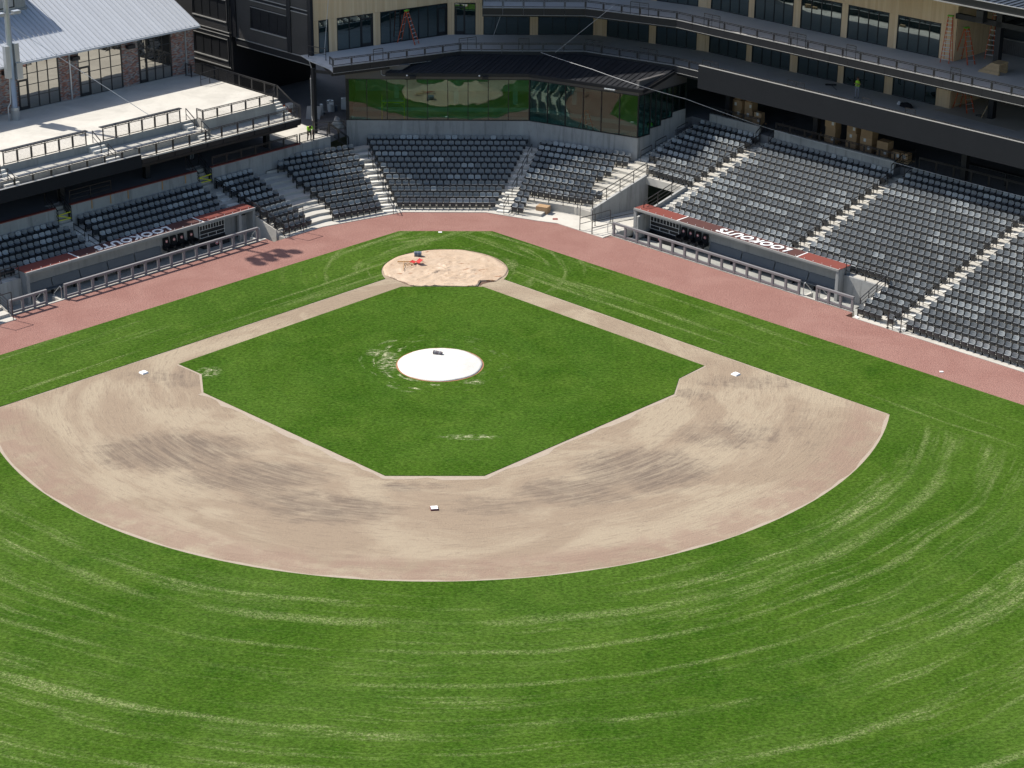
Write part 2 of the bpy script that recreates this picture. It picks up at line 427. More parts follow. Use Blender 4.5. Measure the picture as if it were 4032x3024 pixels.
# ------------------------------------------------------------------ mesh helpers
class MB:
    def __init__(s): s.v = []; s.f = []; s.mi = []
    def quad(s, *pts, m=0):
        b = len(s.v); s.v += [Vector(p) for p in pts]; s.f.append(tuple(range(b, b + len(pts)))); s.mi.append(m)
    def hexa(s, p, m=0):                     # 4 bottom + 4 top points
        b = len(s.v); s.v += [Vector(q) for q in p]
        c = sum((Vector(q) for q in p), Vector()) / 8
        for f in ((3, 2, 1, 0), (4, 5, 6, 7), (0, 1, 5, 4), (1, 2, 6, 5), (2, 3, 7, 6), (3, 0, 4, 7)):
            q = [Vector(p[i]) for i in f]
            n = (q[1] - q[0]).cross(q[2] - q[0])
            if n.length < 1e-12: n = (q[2] - q[1]).cross(q[3] - q[1])
            if n.dot(sum(q, Vector()) / 4 - c) < 0: f = f[::-1]
            s.f.append(tuple(b + i for i in f)); s.mi.append(m)
        return s
    def box(s, F, a0, a1, w0, w1, z0, z1, m=0):
        return s.hexa([F(a0, w0, z0), F(a1, w0, z0), F(a1, w1, z0), F(a0, w1, z0), F(a0, w0, z1), F(a1, w0, z1), F(a1, w1, z1), F(a0, w1, z1)], m)
    def cube(s, x0, x1, y0, y1, z0, z1, m=0): return s.box(FW, x0, x1, y0, y1, z0, z1, m)
    def bar(s, p, q, w, h=None, m=0):        # rectangular bar, h measured upwards
        p, q = Vector(p), Vector(q); h = h or w
        d = (q - p)
        if d.length < 1e-6: return s
        d.normalize()
        up = Vector((0, 0, 1)) if abs(d.z) < 0.95 else Vector((1, 0, 0))
        r = d.cross(up).normalized(); u = r.cross(d)
        r *= w / 2; u *= h / 2
        return s.hexa([p - r - u, p + r - u, q + r - u, q - r - u, p - r + u, p + r + u, q + r + u, q - r + u], m)
    def tube(s, pts, rad, n=6, m=0, caps=True):
        pts = [Vector(p) for p in pts]; rings = []
        for i, p in enumerate(pts):
            d = (pts[min(i + 1, len(pts) - 1)] - pts[max(i - 1, 0)]).normalized()
            up = Vector((0, 0, 1)) if abs(d.z) < 0.9 else Vector((1, 0, 0))
            r = d.cross(up).normalized(); u = r.cross(d)
            rr = rad[i] if isinstance(rad, (list, tuple)) else rad
            b = len(s.v)
            for j in range(n):
                t = 2 * math.pi * j / n
                s.v.append(p + r * math.cos(t) * rr + u * math.sin(t) * rr)
            rings.append(b)
        for a, b in zip(rings, rings[1:]):
            for j in range(n):
                s.f.append((a + j, b + j, b + (j + 1) % n, a + (j + 1) % n)[::-1]); s.mi.append(m)
        if caps:
            s.f.append(tuple(rings[0] + j for j in range(n))); s.mi.append(m)
            s.f.append(tuple(rings[-1] + j for j in range(n))[::-1]); s.mi.append(m)
        return s
    def prism(s, poly, z0, z1, m=0, holes=(), bottom=False):
        loops = [[Vector((p[0], p[1], 0)) for p in poly]] + [[Vector((p[0], p[1], 0)) for p in h] for h in holes]
        flat = [p for l in loops for p in l]
        b = len(s.v); n = len(flat)
        zt = z1 if callable(z1) else (lambda p: z1)
        s.v += [Vector((p.x, p.y, zt(p))) for p in flat] + [Vector((p.x, p.y, z0)) for p in flat]
        for t in tessellate_polygon(loops):
            q = [flat[i] for i in t]
            if (q[1] - q[0]).cross(q[2] - q[0]).z < 0: t = t[::-1]
            s.f.append(tuple(b + i for i in t)); s.mi.append(m)
            if bottom: s.f.append(tuple(b + n + i for i in t[::-1])); s.mi.append(m)
        o = 0
        for li, l in enumerate(loops):
            area = sum(l[i].x * l[(i + 1) % len(l)].y - l[(i + 1) % len(l)].x * l[i].y for i in range(len(l)))
            fl = (area > 0) == (li == 0)
            for i in range(len(l)):
                a, c = o + i, o + (i + 1) % len(l)
                f = (b + n + a, b + n + c, b + c, b + a)
                s.f.append(f if fl else f[::-1]); s.mi.append(m)
            o += len(l)
        return s
    def mesh(s, name, mats, off=Vector(), smooth=False):
        me = bpy.data.meshes.new(name)
        me.from_pydata([tuple(v - off) for v in s.v], [], s.f)
        for m in (mats if isinstance(mats, (list, tuple)) else [mats]): me.materials.append(MAT[m])
        if any(s.mi): me.polygons.foreach_set('material_index', s.mi)
        if smooth: me.polygons.foreach_set('use_smooth', [True] * len(me.polygons))
        me.update()
        return me
    def build(s, name, mats, parent=None, smooth=False):
        off = wloc(parent)
        return link(name, s.mesh(name, mats, off, smooth), parent)


def wloc(o):
    p = Vector()
    while o is not None:
        p += o.location; o = o.parent
    return p


def link(name, data, parent=None, loc=None, rz=0.0):
    o = bpy.data.objects.new(name, data); COL.objects.link(o)
    if parent is not None: o.parent = parent
    if loc is not None: o.location = loc
    if rz: o.rotation_euler = (0, 0, rz)
    return o


def tag(o, label, cat, group=None):
    o['label'] = label; o['category'] = cat
    if group: o['group'] = group
    return o


def thing(name, loc, label, cat, group=None, rz=0.0):
    return tag(link(name, None, None, Vector(loc), rz), label, cat, group)


def struct(o): o['kind'] = 'structure'; return o
def stuff(o): o['kind'] = 'stuff'; return o


ORD = ['zeroth', 'first', 'second', 'third', 'fourth', 'fifth', 'sixth', 'seventh', 'eighth', 'ninth', 'tenth', 'eleventh', 'twelfth', 'thirteenth', 'fourteenth', 'fifteenth', 'sixteenth', 'seventeenth', 'eighteenth', 'nineteenth', 'twentieth', 'twenty-first', 'twenty-second', 'twenty-third', 'twenty-fourth', 'twenty-fifth', 'twenty-sixth', 'twenty-seventh', 'twenty-eighth']
CACHE = {}


def panel_mesh(dx, dz, h, style, b0=0.09):
    key = ('panel', round(dx, 3), round(dz, 3), round(h, 3), style)
    if key in CACHE: return CACHE[key]
    m = MB(); sl = dz / dx
    x0, x1 = 0.06, dx - 0.06
    P = lambda x, z: Vector((x, 0, z + sl * x))
    top = h - 0.10
    if style == 'mesh':
        for z in (b0, top): m.bar(P(x0, z), P(x1, z), 0.04, 0.05)
        for x in (x0, x1): m.bar(P(x, b0), P(x, top), 0.05, 0.04)
        n = max(3, int((x1 - x0) / 0.1)); k = max(3, int((top - b0) / 0.1))
        for i in range(1, n):
            x = x0 + (x1 - x0) * i / n; m.bar(P(x, b0), P(x, top), 0.0045)
        for i in range(1, k):
            z = b0 + (top - b0) * i / k; m.bar(P(x0, z), P(x1, z), 0.0045)
        for x in (x0 + 0.2, x1 - 0.2): m.bar(P(x, top), P(x, h - 0.02), 0.03)
    elif style == 'cable':
        for x in (x0, x1): m.bar(P(x, b0), P(x, top), 0.035, 0.03)
        for z in (b0, top): m.bar(P(x0, z), P(x1, z), 0.03, 0.035)
        k = 9
        for i in range(1, k):
            z = b0 + (top - b0) * i / k; m.bar(P(x0, z), P(x1, z), 0.007)
    elif style == 'mid':
        m.bar(P(0, h * 0.5), P(dx, h * 0.5), 0.035)
    elif style == 'two':
        for z in (h * 0.36, h * 0.68): m.bar(P(0, z), P(dx, z), 0.03)
    CACHE[key] = m.mesh('mesh_panel', 'rail_black')
    return CACHE[key]


def post_mesh(h, r=0.05):
    key = ('post', round(h, 3), r)
    if key not in CACHE:
        m = MB(); m.cube(-r / 2, r / 2, -r / 2, r / 2, 0, h); m.cube(-r * 1.3, r * 1.3, -r * 1.3, r * 1.3, 0, 0.015)
        CACHE[key] = m.mesh('post', 'rail_black')
    return CACHE[key]


def railing(label, pts, h, spacing=1.55, style='mesh', group=None, name='railing', cat='railing', gates=(), table=None, pw=0.042):
    """one run of railing along pts (world points on the floor line)."""
    pts = [Vector(p) for p in pts]
    t = thing(name, pts[0], label, cat, group)
    tr = MB()
    first = True
    for p, q in zip(pts, pts[1:]):
        d = q - p; L = math.hypot(d.x, d.y)
        n = max(1, round(L / spacing)); ang = math.atan2(d.y, d.x)
        for i in range(n + 1):
            if i == 0 and not first: continue
            c = p + d * (i / n)
            link('post', post_mesh(h, pw), t, c - t.location, ang)
        for i in range(n):
            c = p + d * (i / n)
            link('mesh_panel' if style in ('mesh', 'cable') else 'mid_rail', panel_mesh(L / n, d.z / n, h, style), t, c - t.location, ang)
        tr.bar(p + Vector((0, 0, h)), q + Vector((0, 0, h)), 0.06, 0.045)
        if table:
            nrm = Vector((-d.y, d.x, 0)).normalized() * table
            a, b = p + Vector((0, 0, h + 0.02)) - d.normalized() * 0.15, q + Vector((0, 0, h + 0.02)) + d.normalized() * 0.15
            z = Vector((0, 0, 0.045))
            tb = MB(); tb.hexa([a - nrm * 0.3, b - nrm * 0.3, b + nrm, a + nrm, a - nrm * 0.3 + z, b - nrm * 0.3 + z, b + nrm + z, a + nrm + z])
            tb.build('drink_shelf', 'steel_black', t)
        for (s0, s1) in gates:
            g0, g1 = p + d * s0, p + d * s1
            tr.bar(g0 + Vector((0, 0, h)), g0 + Vector((0, 0, h + 0.42)), 0.045)
            tr.bar(g1 + Vector((0, 0, h)), g1 + Vector((0, 0, h + 0.42)), 0.045)
            tr.bar(g0 + Vector((0, 0, h + 0.42)), g1 + Vector((0, 0, h + 0.42)), 0.045)
            tr.bar(g0 + Vector((0, 0, h + 0.2)), g1 + Vector((0, 0, h + 0.2)), 0.025)
        first = False
    tr.build('top_rail', 'rail_black', t)
    return t


def wood_wall(parent, P, Q, z0, z1, wins, wz, width=0.24, board_z=None):
    """backing wall P>Q (xy) with vertical boards round the window openings; viewer on the right hand side of P>Q."""
    P, Q = Vector((*P, 0)), Vector((*Q, 0)); d = (Q - P); L = d.length; d.normalize(); n = Vector((d.y, -d.x, 0))
    ang = math.atan2(d.y, d.x)
    m = MB()
    def slab(s0, s1, za, zb):
        a, b = P + d * s0, P + d * s1
        m.hexa([a - n * 0.25, b - n * 0.25, b, a] and [a + Vector((0, 0, za)), b + Vector((0, 0, za)), b - n * 0.25 + Vector((0, 0, za)), a - n * 0.25 + Vector((0, 0, za)),
                a + Vector((0, 0, zb)), b + Vector((0, 0, zb)), b - n * 0.25 + Vector((0, 0, zb)), a - n * 0.25 + Vector((0, 0, zb))])
    edges = [0.0]
    for s0, s1 in wins: edges += [s0, s1]
    edges.append(L)
    spans = list(zip(edges[::2], edges[1::2]))
    for s0, s1 in spans: slab(s0, s1, z0, wz)
    slab(0, L, wz, z1)
    wall = m.build('wall', 'steel_black', parent)
    def board(s, w, za, zb):
        key = ('wb', round(w, 3), round(zb - za, 2))
        if key not in CACHE:
            b = MB(); b.cube(0.004, w - 0.004, -0.028, -0.002, 0, zb - za); CACHE[key] = b.mesh('wood_board', 'wood_cladding')
        c = P + d * s + Vector((0, 0, za)) + n * random.uniform(-0.0015, 0.004)
        link('wood_board', CACHE[key], wall, c - wloc(wall), ang)
    bz = board_z or z1
    for s0, s1 in spans:
        k = max(1, round((s1 - s0) / width)); w = (s1 - s0) / k
        if s1 - s0 < 0.05: continue
        for i in range(k): board(s0 + i * w, w, z0, wz - 0.005)
    k = max(1, round(L / width)); w = L / k
    if bz - wz > 0.15:
        for i in range(k): board(i * w, w, wz + 0.005, bz)
    return wall


def window(parent, P, Q, z0, z1, panes, mat='glass_dark', hbars=(), depth=0.12, fr=0.07, set_in=0.04, door=None, framemat='black_metal', label=None):
    P, Q = Vector((P[0], P[1], 0)), Vector((Q[0], Q[1], 0)); d = (Q - P); L = d.length; d.normalize(); n = Vector((d.y, -d.x, 0))
    m = MB(); Z = lambda z: Vector((0, 0, z))
    def bb(s0, s1, za, zb, o0=-depth, o1=0.03):
        a, b = P + d * s0, P + d * s1
        m.hexa([a + n * o0 + Z(za), b + n * o0 + Z(za), b + n * o1 + Z(za), a + n * o1 + Z(za), a + n * o0 + Z(zb), b + n * o0 + Z(zb), b + n * o1 + Z(zb), a + n * o1 + Z(zb)])
    bb(0, L, z0, z0 + fr); bb(0, L, z1 - fr, z1); bb(0, fr, z0 + fr, z1 - fr); bb(L - fr, L, z0 + fr, z1 - fr)
    xs = [fr + (L - 2 * fr) * i / panes for i in range(panes + 1)] if isinstance(panes, int) else list(panes)
    zs = [z0 + fr] + [z0 + (z1 - z0) * h for h in hbars] + [z1 - fr]
    hw = 0.028
    for x in xs[1:-1]: bb(x - hw, x + hw, z0 + fr, z1 - fr, -depth, 0.02)
    for z in zs[1:-1]: bb(fr, L - fr, z - 0.02, z + 0.02, -depth + 0.01, 0.008)
    if door is not None:
        a, b = xs[door], xs[door + 1]; dh = z0 + 2.3
        bb(a + hw, a + hw + 0.1, z0 + fr, dh); bb(b - hw - 0.1, b - hw, z0 + fr, dh); bb(a + hw, b - hw, dh, dh + 0.14); bb(a + hw, b - hw, z0 + fr, z0 + 0.3)
    w = m.build('window', framemat, parent)
    for i in range(len(xs) - 1):
        for j in range(len(zs) - 1):
            g = MB(); j1, j2, j3, j4 = xs[i] + 0.0, xs[i + 1], zs[j], zs[j + 1]
            a, b = P + d * j1 - n * set_in, P + d * j2 - n * set_in; k = n * 0.012
            tw = n * random.uniform(-0.004, 0.004)
            g.hexa([a - k + Z(j3), b - k + tw + Z(j3), b + k + tw + Z(j3), a + k + Z(j3), a - k + Z(j4), b - k + Z(j4), b + k + Z(j4), a + k + Z(j4)])
            g.build('pane', mat, w)
    if label: w['label'] = label
    return w


def inter(n1, c1, n2, c2):
    det = n1.x * n2.y - n1.y * n2.x
    return Vector(((c1 * n2.y - c2 * n1.y) / det, (n1.x * c2 - n2.x * c1) / det, 0))


# ------------------------------------------------------------------ ground and field
PL_C = Vector((0, -18.44, 0))
ARC_R = 28.85


def arc_pts(R, n, cx=0.0, cy=-18.44, a0=0.0, a1=1.0):
    return [(cx + R * math.cos(a0 + (a1 - a0) * i / n), cy + R * math.sin(a0 + (a1 - a0) * i / n)) for i in range(n + 1)]

m = MB(); m.prism([(-900, -900), (900, -900), (900, 900), (-900, 900)], -1.5, -1.2)
struct(m.build('ground', 'far_ground'))

FAR = 62.0
CURB = 13.36
N_BL = Vector((-math.sin(math.radians(31)), math.cos(math.radians(31)), 0)); T_BL = Vector((-N_BL.y, N_BL.x, 0))
N_BR = Vector((math.sin(math.radians(26.5)), math.cos(math.radians(26.5)), 0)); T_BR = Vector((N_BR.y, -N_BR.x, 0))
N_C = Vector((0, 1, 0))
# curb line: left stand > home facets > right stand
c1 = FL(-1.1, CURB); c2 = Vector((-4.45, 12.93, 0)); c3 = Vector((3.75, 12.93, 0)); c4 = FR(-1.3, CURB)
# grass and track edges
G_W = 8.85
g1 = Vector((-3.65, 8.46, 0)); g2 = Vector((3.5, 8.5, 0))
track_outer = [FL(FAR, CURB), FL(27.7, CURB), FL(27.7, 14.22), FL(5.0, 14.22), FL(5.0, CURB), c1, c2, c3, c4,
               FR(3.5, CURB), FR(3.5, 14.18), FR(26.0, 14.18), FR(26.0, CURB), FR(FAR, CURB)]
track_inner = [FR(FAR, G_W), g2, g1, FL(FAR, G_W)]
m = MB(); m.prism(track_outer + track_inner, -0.9, 0.012)
struct(m.build('warning_track', 'crushed_brick'))

# dirt skin under the turf sheets
ly = lambda w, s: None
def foul_cross(s, off):
    """point where the foul-side dirt edge (off metres outside the foul line) meets the outer arc; s=+1 third base side."""
    d = Vector((s, -1, 0)).normalized(); n = Vector((s, 1, 0)).normalized()
    p0 = n * off; e = p0 - PL_C
    b = e.dot(d); c = e.length_squared - ARC_R ** 2
    return p0 + d * (-b + math.sqrt(b * b - c))
OFF = 1.62
pr, pl = foul_cross(1, OFF), foul_cross(-1, OFF)
ar = math.atan2(pr.y + 18.44, pr.x); al = math.atan2(pl.y + 18.44, pl.x)
if al > 0: al -= 2 * math.pi
arc = arc_pts(ARC_R, 72, a0=ar, a1=al)                      # right corner round to left corner
HC, HR = Vector((0, -0.2, 0)), 4.62
def lane_circle(s):
    d = Vector((s, -1, 0)).normalized(); n = Vector((s, 1, 0)).normalized()
    p0 = n * OFF; e = p0 - HC; b = e.dot(d); c = e.length_squared - HR ** 2
    return p0 + d * (-b + math.sqrt(b * b - c))
hr_, hl_ = lane_circle(1), lane_circle(-1)
a_r = math.atan2(hr_.y - HC.y, hr_.x); a_l = math.atan2(hl_.y - HC.y, hl_.x)
if a_l < a_r: a_l += 2 * math.pi
circ = arc_pts(HR, 40, 0, HC.y, a_r, a_l)                    # right lane over the back to the left lane
hole = arc + circ[::-1]
m = MB(); m.prism(hole, -0.5, 0.0)
struct(m.build('infield_dirt', 'infield_dirt'))
outer = [FL(FAR, G_W), g1, g2, FR(FAR, G_W), Vector((75, -60, 0)), Vector((60, -118, 0)), Vector((0, -140, 0)), Vector((-60, -118, 0)), Vector((-75, -60, 0))]
m = MB(); m.prism(outer, -0.5, 0.03, holes=[hole])
struct(m.build('grass', 'grass'))


def uv(u, v): return ((-u + v) / R2, -(u + v) / R2)
inf = [uv(.56, 24.85), uv(3.36, 25.06), uv(5.51, 26.45), uv(22.44, 26.40), uv(26.50, 22.36), uv(26.45, 5.44), uv(24.7, 3.02), uv(24.72, .66), (-3.05, -3.57), (2.78, -3.55)]
m = MB(); m.prism(inf, -0.4, 0.03)
struct(m.build('infield_grass', 'infield_grass'))

# pale sandy lip left by the edger along the turf edges
def ribbon(pts, w, z, seed):
    m = MB(); pts = [Vector((p[0], p[1], 0)) for p in pts]; fine = [pts[0]]
    for a, b in zip(pts, pts[1:]):
        k = max(1, int((b - a).length / 0.8))
        fine += [a + (b - a) * i / k for i in range(1, k + 1)]
    rnd = random.Random(seed); prev = None
    for i, p in enumerate(fine):
        d = (fine[min(i + 1, len(fine) - 1)] - fine[max(i - 1, 0)]).normalized(); n = Vector((d.y, -d.x, 0))
        ww = w * rnd.uniform(0.35, 1.2)
        cur = (p + Vector((0, 0, z)), p + n * ww + Vector((0, 0, z)))
        if prev: m.quad(prev[0], prev[1], cur[1], cur[0])
        prev = cur
    return m
lip = MB()
for r in (ribbon(arc, 0.24, 0.004, 1), ribbon(arc[-1:] + [tuple(hl_)[:2]], 0.10, 0.004, 2), ribbon([tuple(hr_)[:2]] + arc[:1], 0.10, 0.004, 3), ribbon(inf[2:6], -0.5, 0.004, 4), ribbon(inf[5:8], -.14, .004, 5), ribbon([inf[0], inf[1], inf[2]], -.14, .004, 6)):
    b = len(lip.v); lip.v += r.v; lip.f += [tuple(i + b for i in f) for f in r.f]; lip.mi += r.mi
for i, f in enumerate(lip.f):
    q = [lip.v[j] for j in f]
    if (q[1] - q[0]).cross(q[2] - q[0]).z < 0: lip.f[i] = f[::-1]
struct(lip.build('infield_edge', 'sand_lip'))


# ------------------------------------------------------------------ seating bowl
W0 = {'L': 14.03, 'BL': 13.78, 'C': 13.83, 'BR': 13.76, 'R': 13.98}
ROW, RISE, Z0 = 0.889, 0.203, 0.05
LINES = [('L', FL.n, 'L'), ('BL', N_BL, 'BL'), ('C', N_C, 'C'), ('BR', N_BR, 'BR'), ('R', FR.n, 'R')]
EDGE = 0.12 - ROW            # front edge of tread k relative to the seat back line


def zt(k): return Z0 + RISE * k
def path(k, ia, ib, ea, eb):
    """front edge of tread k from end a to end b over facets ia..ib; ea, eb: distance along the first/last frame."""
    off = [W0[n] + ROW * k + EDGE for n, _, _ in LINES]
    if k == 0: off = [CURB - 0.0, 12.93 * 1.0, 12.95, 12.93, CURB]
    pts = []
    if ea is not None: pts.append(FL(ea, off[0]) if ia == 0 else ea)
    for i in range(ia, ib): pts.append(inter(LINES[i][1], off[i], LINES[i + 1][1], off[i + 1]))
    if eb is not None: pts.append(FR(eb, off[4]) if ib == 4 else eb)
    return pts


def tread(m, k, A, B, base=None):
    """A front edge polyline, B back edge polyline (same count)."""
    z = zt(k); b = z - 0.45 if base is None else base
    for i in range(len(A) - 1):
        a0, a1, b1, b0 = A[i], A[i + 1], B[i + 1], B[i]
        Zv = lambda p, h: Vector((p.x, p.y, h))
        m.hexa([Zv(a0, b), Zv(a1, b), Zv(b1, b), Zv(b0, b), Zv(a0, z), Zv(a1, z), Zv(b1, z), Zv(b0, z)])


def offw(fr_, k): return W0[fr_] + ROW * k + EDGE
def strip(m, F, fr_, k, a0, a1, w0=None, base=None):
    f = CURB if k == 0 else offw(fr_, k)
    m.box(F, a0, a1, f if w0 is None else w0, offw(fr_, k + 1) + 0.06, (zt(k) - 0.45) if base is None else base, zt(k))

# third base stand
t_right = thing('concrete_stand', FR(30, 22), 'stepped grey concrete stand along the third base side, filled with charcoal seats', 'stand')
for k in range(0, 21):
    m = MB()
    if k < 5: strip(m, FR, 'R', k, 26.55, 56, base=-1.1)
    elif k == 5: strip(m, FR, 'R', k, 23.0, 56, base=-1.1); strip(m, FR, 'R', k, 4.25, 23.0, w0=18.11, base=-1.1)
    elif k < 10: strip(m, FR, 'R', k, 4.25, 56)
    elif k < 20: strip(m, FR, 'R', k, -2.70 if k > 11 else 0.0, 56)
    else: strip(m, FR, 'R', k, 17.3, 56)
    m.build('tread', 'concrete_tread', t_right)
AISLES_R = [(4.42, 5.62, 5, 20), (17.46, 18.44, 5, 20), (29.68, 30.67, 0, 21), (42.2, 43.2, 0, 21)]
def aisle_step(parent, F, fr_, a0, a1, k):
    key = ('as', round(a1 - a0, 2))
    if key not in CACHE:
        b = MB(); b.cube(0, a1 - a0, 0, 0.42, -0.02, 0.102); CACHE[key] = b.mesh('aisle_step', 'concrete_step')
    d = F.t; c = F(a0, offw(fr_, k + 1) - 0.42, zt(k))
    if F is FL: c = F(a1, offw(fr_, k + 1) - 0.42, zt(k)); d = -F.t
    link('aisle_step', CACHE[key], parent, c - parent.location, math.atan2(d.y, d.x))
for a0, a1, k0, k1 in AISLES_R:
    for k in range(k0, k1 - 1): aisle_step(t_right, FR, 'R', a0, a1, k)
for k in range(12, 19): aisle_step(t_right, FR, 'R', -2.66, -1.75, k)

# first base stand
t_left = thing('concrete_stand', FL(18, 18), 'stepped concrete stand behind the first base dugout, in shade', 'stand')
for k in range(0, 10):
    m = MB()
    if k < 5: strip(m, FL, 'L', k, 27.75, 50, base=-1.1)
    elif k == 5: strip(m, FL, 'L', k, 24.7, 50, base=-1.1); strip(m, FL, 'L', k, 4.0, 24.7, w0=18.11, base=-1.1)
    else: strip(m, FL, 'L', k, 5.1, 50)
    if k > 5: pass
    m.build('tread', 'concrete_tread', t_left)
for k in range(5, 9): aisle_step(t_left, FL, 'L', 16.65, 17.65, k)

# stand behind home plate
t_home = thing('concrete_stand', (0, 13, 0), 'fan of concrete seating steps wrapped round behind home plate', 'stand')
for k in range(0, 12):
    m = MB()
    if k < 3:
        A, B = path(k, 0, 3, 3.9 if k < 5 else 5.1, None), path(k + 1, 0, 3, 3.9, None)
        ea = T_BR * 1.25 + N_BR * (12.93 if k == 0 else offw('BR', k)); eb = T_BR * 1.25 + N_BR * offw('BR', k + 1)
        A.append(ea); B.append(eb)
    else:
        e0 = 3.9 if k == 3 or k == 4 else (3.9 if k < 6 else 5.1)
        if k > 9: e0 = -4.0
        e1 = -0.03 if k < 10 else 0.0
        A, B = path(k, 0, 4, e0, e1), path(k + 1, 0, 4, e0, e1)
    B = [q + (q - p).normalized() * 0.06 for p, q in zip(A, B)]
    tread(m, k, A, B, -0.4 if k <= 3 else None)
    m.build('tread', 'concrete_tread', t_home)
# flat apron in front of the lower right block
m = MB()
ap = [T_BR * 1.25 + N_BR * 12.93, T_BR * 1.25 + N_BR * 15.9, inter(N_BR, 15.9, FR.n, 16.1), FR(-0.05, 16.1), FR(-0.05, 17.2), FR(3.4, 17.2), FR(3.4, 14.2), FR(3.42, CURB), c4, ]
m.prism([(p.x, p.y) for p in ap], -0.6, 0.054)
m.build('apron', 'concrete_light', t_home)
for k in range(0, 9): aisle_step(t_left if False else t_home, FL, 'L', 3.62, 4.6, k) if k >= 5 else None

# aisle steps either side of the centre block
def radial_steps(n, toff, width, slope, k0, k1):
    for k in range(k0, k1):
        t = Vector((n.y, -n.x, 0)); c0 = toff + slope * k
        w = offw('C', k + 1) - 0.42
        m = MB(); key = ('rs', width)
        if key not in CACHE:
            b = MB(); b.cube(0, width, 0, 0.42, -0.02, 0.102); CACHE[key] = b.mesh('aisle_step', 'concrete_step')
        p = n * w + t * c0
        link('aisle_step', CACHE[key], t_home, Vector((p.x, p.y, zt(k))) - t_home.location, math.atan2(t.y, t.x))
radial_steps(Vector((math.sin(math.radians(-15.5)), math.cos(math.radians(-15.5)), 0)), -1.42, 1.05, 0.0, 0, 11)
radial_steps(Vector((math.sin(math.radians(14.5)), math.cos(math.radians(14.5)), 0)), 0.45, 0.95, 0.0, 0, 11)


# ------------------------------------------------------------------ seats
def seat_parts():
    """local axes: x along the row, y backwards, z up, origin on the tread under the back line."""
    # backrest with rounded top corners and a hand slot
    W, zb, zt_, th = 0.225, 0.41, 0.84, 0.035
    cols = [-W, -W * 0.86, -0.11, 0.0, 0.11, W * 0.86, W]
    tops = [0.76, 0.825, 0.838, 0.84, 0.838, 0.825, 0.76]
    rows = [0.41, 0.52, 0.735, 0.752, None]
    lean = lambda z: (z - 0.41) * 0.16 - 0.02
    curve = lambda x: 0.03 - 0.55 * x * x
    def P(i, j, back):
        z = rows[j] if rows[j] is not None else tops[i]
        if rows[j] is not None and z > tops[i]: z = tops[i] - 0.005 * (4 - j)
        return Vector((cols[i], lean(z) - curve(cols[i]) * 0.0 + cols[i] ** 2 * -0.7 + (th if back else 0), z))
    bk = MB()
    keep = set((i, j) for i in range(6) for j in range(4)) - {(2, 2), (3, 2)}
    for i, j in keep:
        f = [P(i, j, 0), P(i + 1, j, 0), P(i + 1, j + 1, 0), P(i, j + 1, 0)]; g = [P(i, j, 1), P(i + 1, j, 1), P(i + 1, j + 1, 1), P(i, j + 1, 1)]
        bk.quad(*f); bk.quad(*g[::-1])
        for (di, dj, a, b) in ((-1, 0, 3, 0), (1, 0, 1, 2), (0, -1, 0, 1), (0, 1, 2, 3)):
            if (i + di, j + dj) not in keep: bk.quad(f[b], f[a], g[a], g[b])
    # folded pan, rim up, underside facing the field
    pn = MB()
    zs = [(0.165, -0.05, 0.62), (0.215, -0.10, 0.93), (0.42, -0.155, 1.0), (0.555, -0.165, 0.98), (0.590, -0.155, 0.94)]
    xs = [-0.215, -0.11, 0, 0.11, 0.215]; bul = [0, -0.02, -0.026, -0.02, 0]
    for j in range(4):
        for i in range(4):
            q = [Vector((xs[a] * zs[b][2], zs[b][1] + bul[a], zs[b][0])) for a, b in ((i, j), (i + 1, j), (i + 1, j + 1), (i, j + 1))]
            pn.quad(*q, m=0); q2 = [p + Vector((0, 0.05, 0.012)) for p in q]; pn.quad(*q2[::-1])
            if j == 3: pn.quad(q[3], q[2], q2[2], q2[3], m=1)
            if j == 0: pn.quad(q[1], q[0], q2[0], q2[1])
            if i == 0: pn.quad(q[0], q[3], q2[3], q2[0])
            if i == 3: pn.quad(q[2], q[1], q2[1], q2[2])
    # one stanchion with foot and arm, on the low x side
    fr_ = MB()
    x = -0.262
    fr_.hexa([Vector((x - .022, -0.06, 0.0)), Vector((x + .022, -0.06, 0.0)), Vector((x + .022, 0.03, 0.0)), Vector((x - .022, 0.03, 0.0)),
              Vector((x - .022, -0.10, 0.60)), Vector((x + .022, -0.10, 0.60)), Vector((x + .022, 0.03, 0.60)), Vector((x - .022, 0.03, 0.60))])
    fr_.cube(x - .03, x + .03, -0.13, 0.05, 0.0, 0.025)
    fr_.hexa([Vector((x - .026, -0.33, 0.575)), Vector((x + .026, -0.33, 0.575)), Vector((x + .026, 0.04, 0.60)), Vector((x - .026, 0.04, 0.60)),
              Vector((x - .026, -0.33, 0.605)), Vector((x + .026, -0.33, 0.605)), Vector((x + .026, 0.04, 0.64)), Vector((x - .026, 0.04, 0.64))])
    fr_.cube(-0.24, 0.24, -0.03, 0.01, 0.355, 0.40)
    return bk, pn, fr_
S_BK, S_PN, S_FR = seat_parts()
SEATS = []       # (position, heading, light?, section phrase, row, place, pieces)
SPACE = 0.535


def seat_row(F_pt, rz, n, k, sec, order=1, miss=(), pl=0.26):
    light = random.random() < pl
    for i in range(n):
        if random.random() < 0.42: light = random.random() < pl
        if i in miss: continue
        SEATS.append((F_pt(i), rz, light, sec, k, i + 1 if order > 0 else n - i, n))

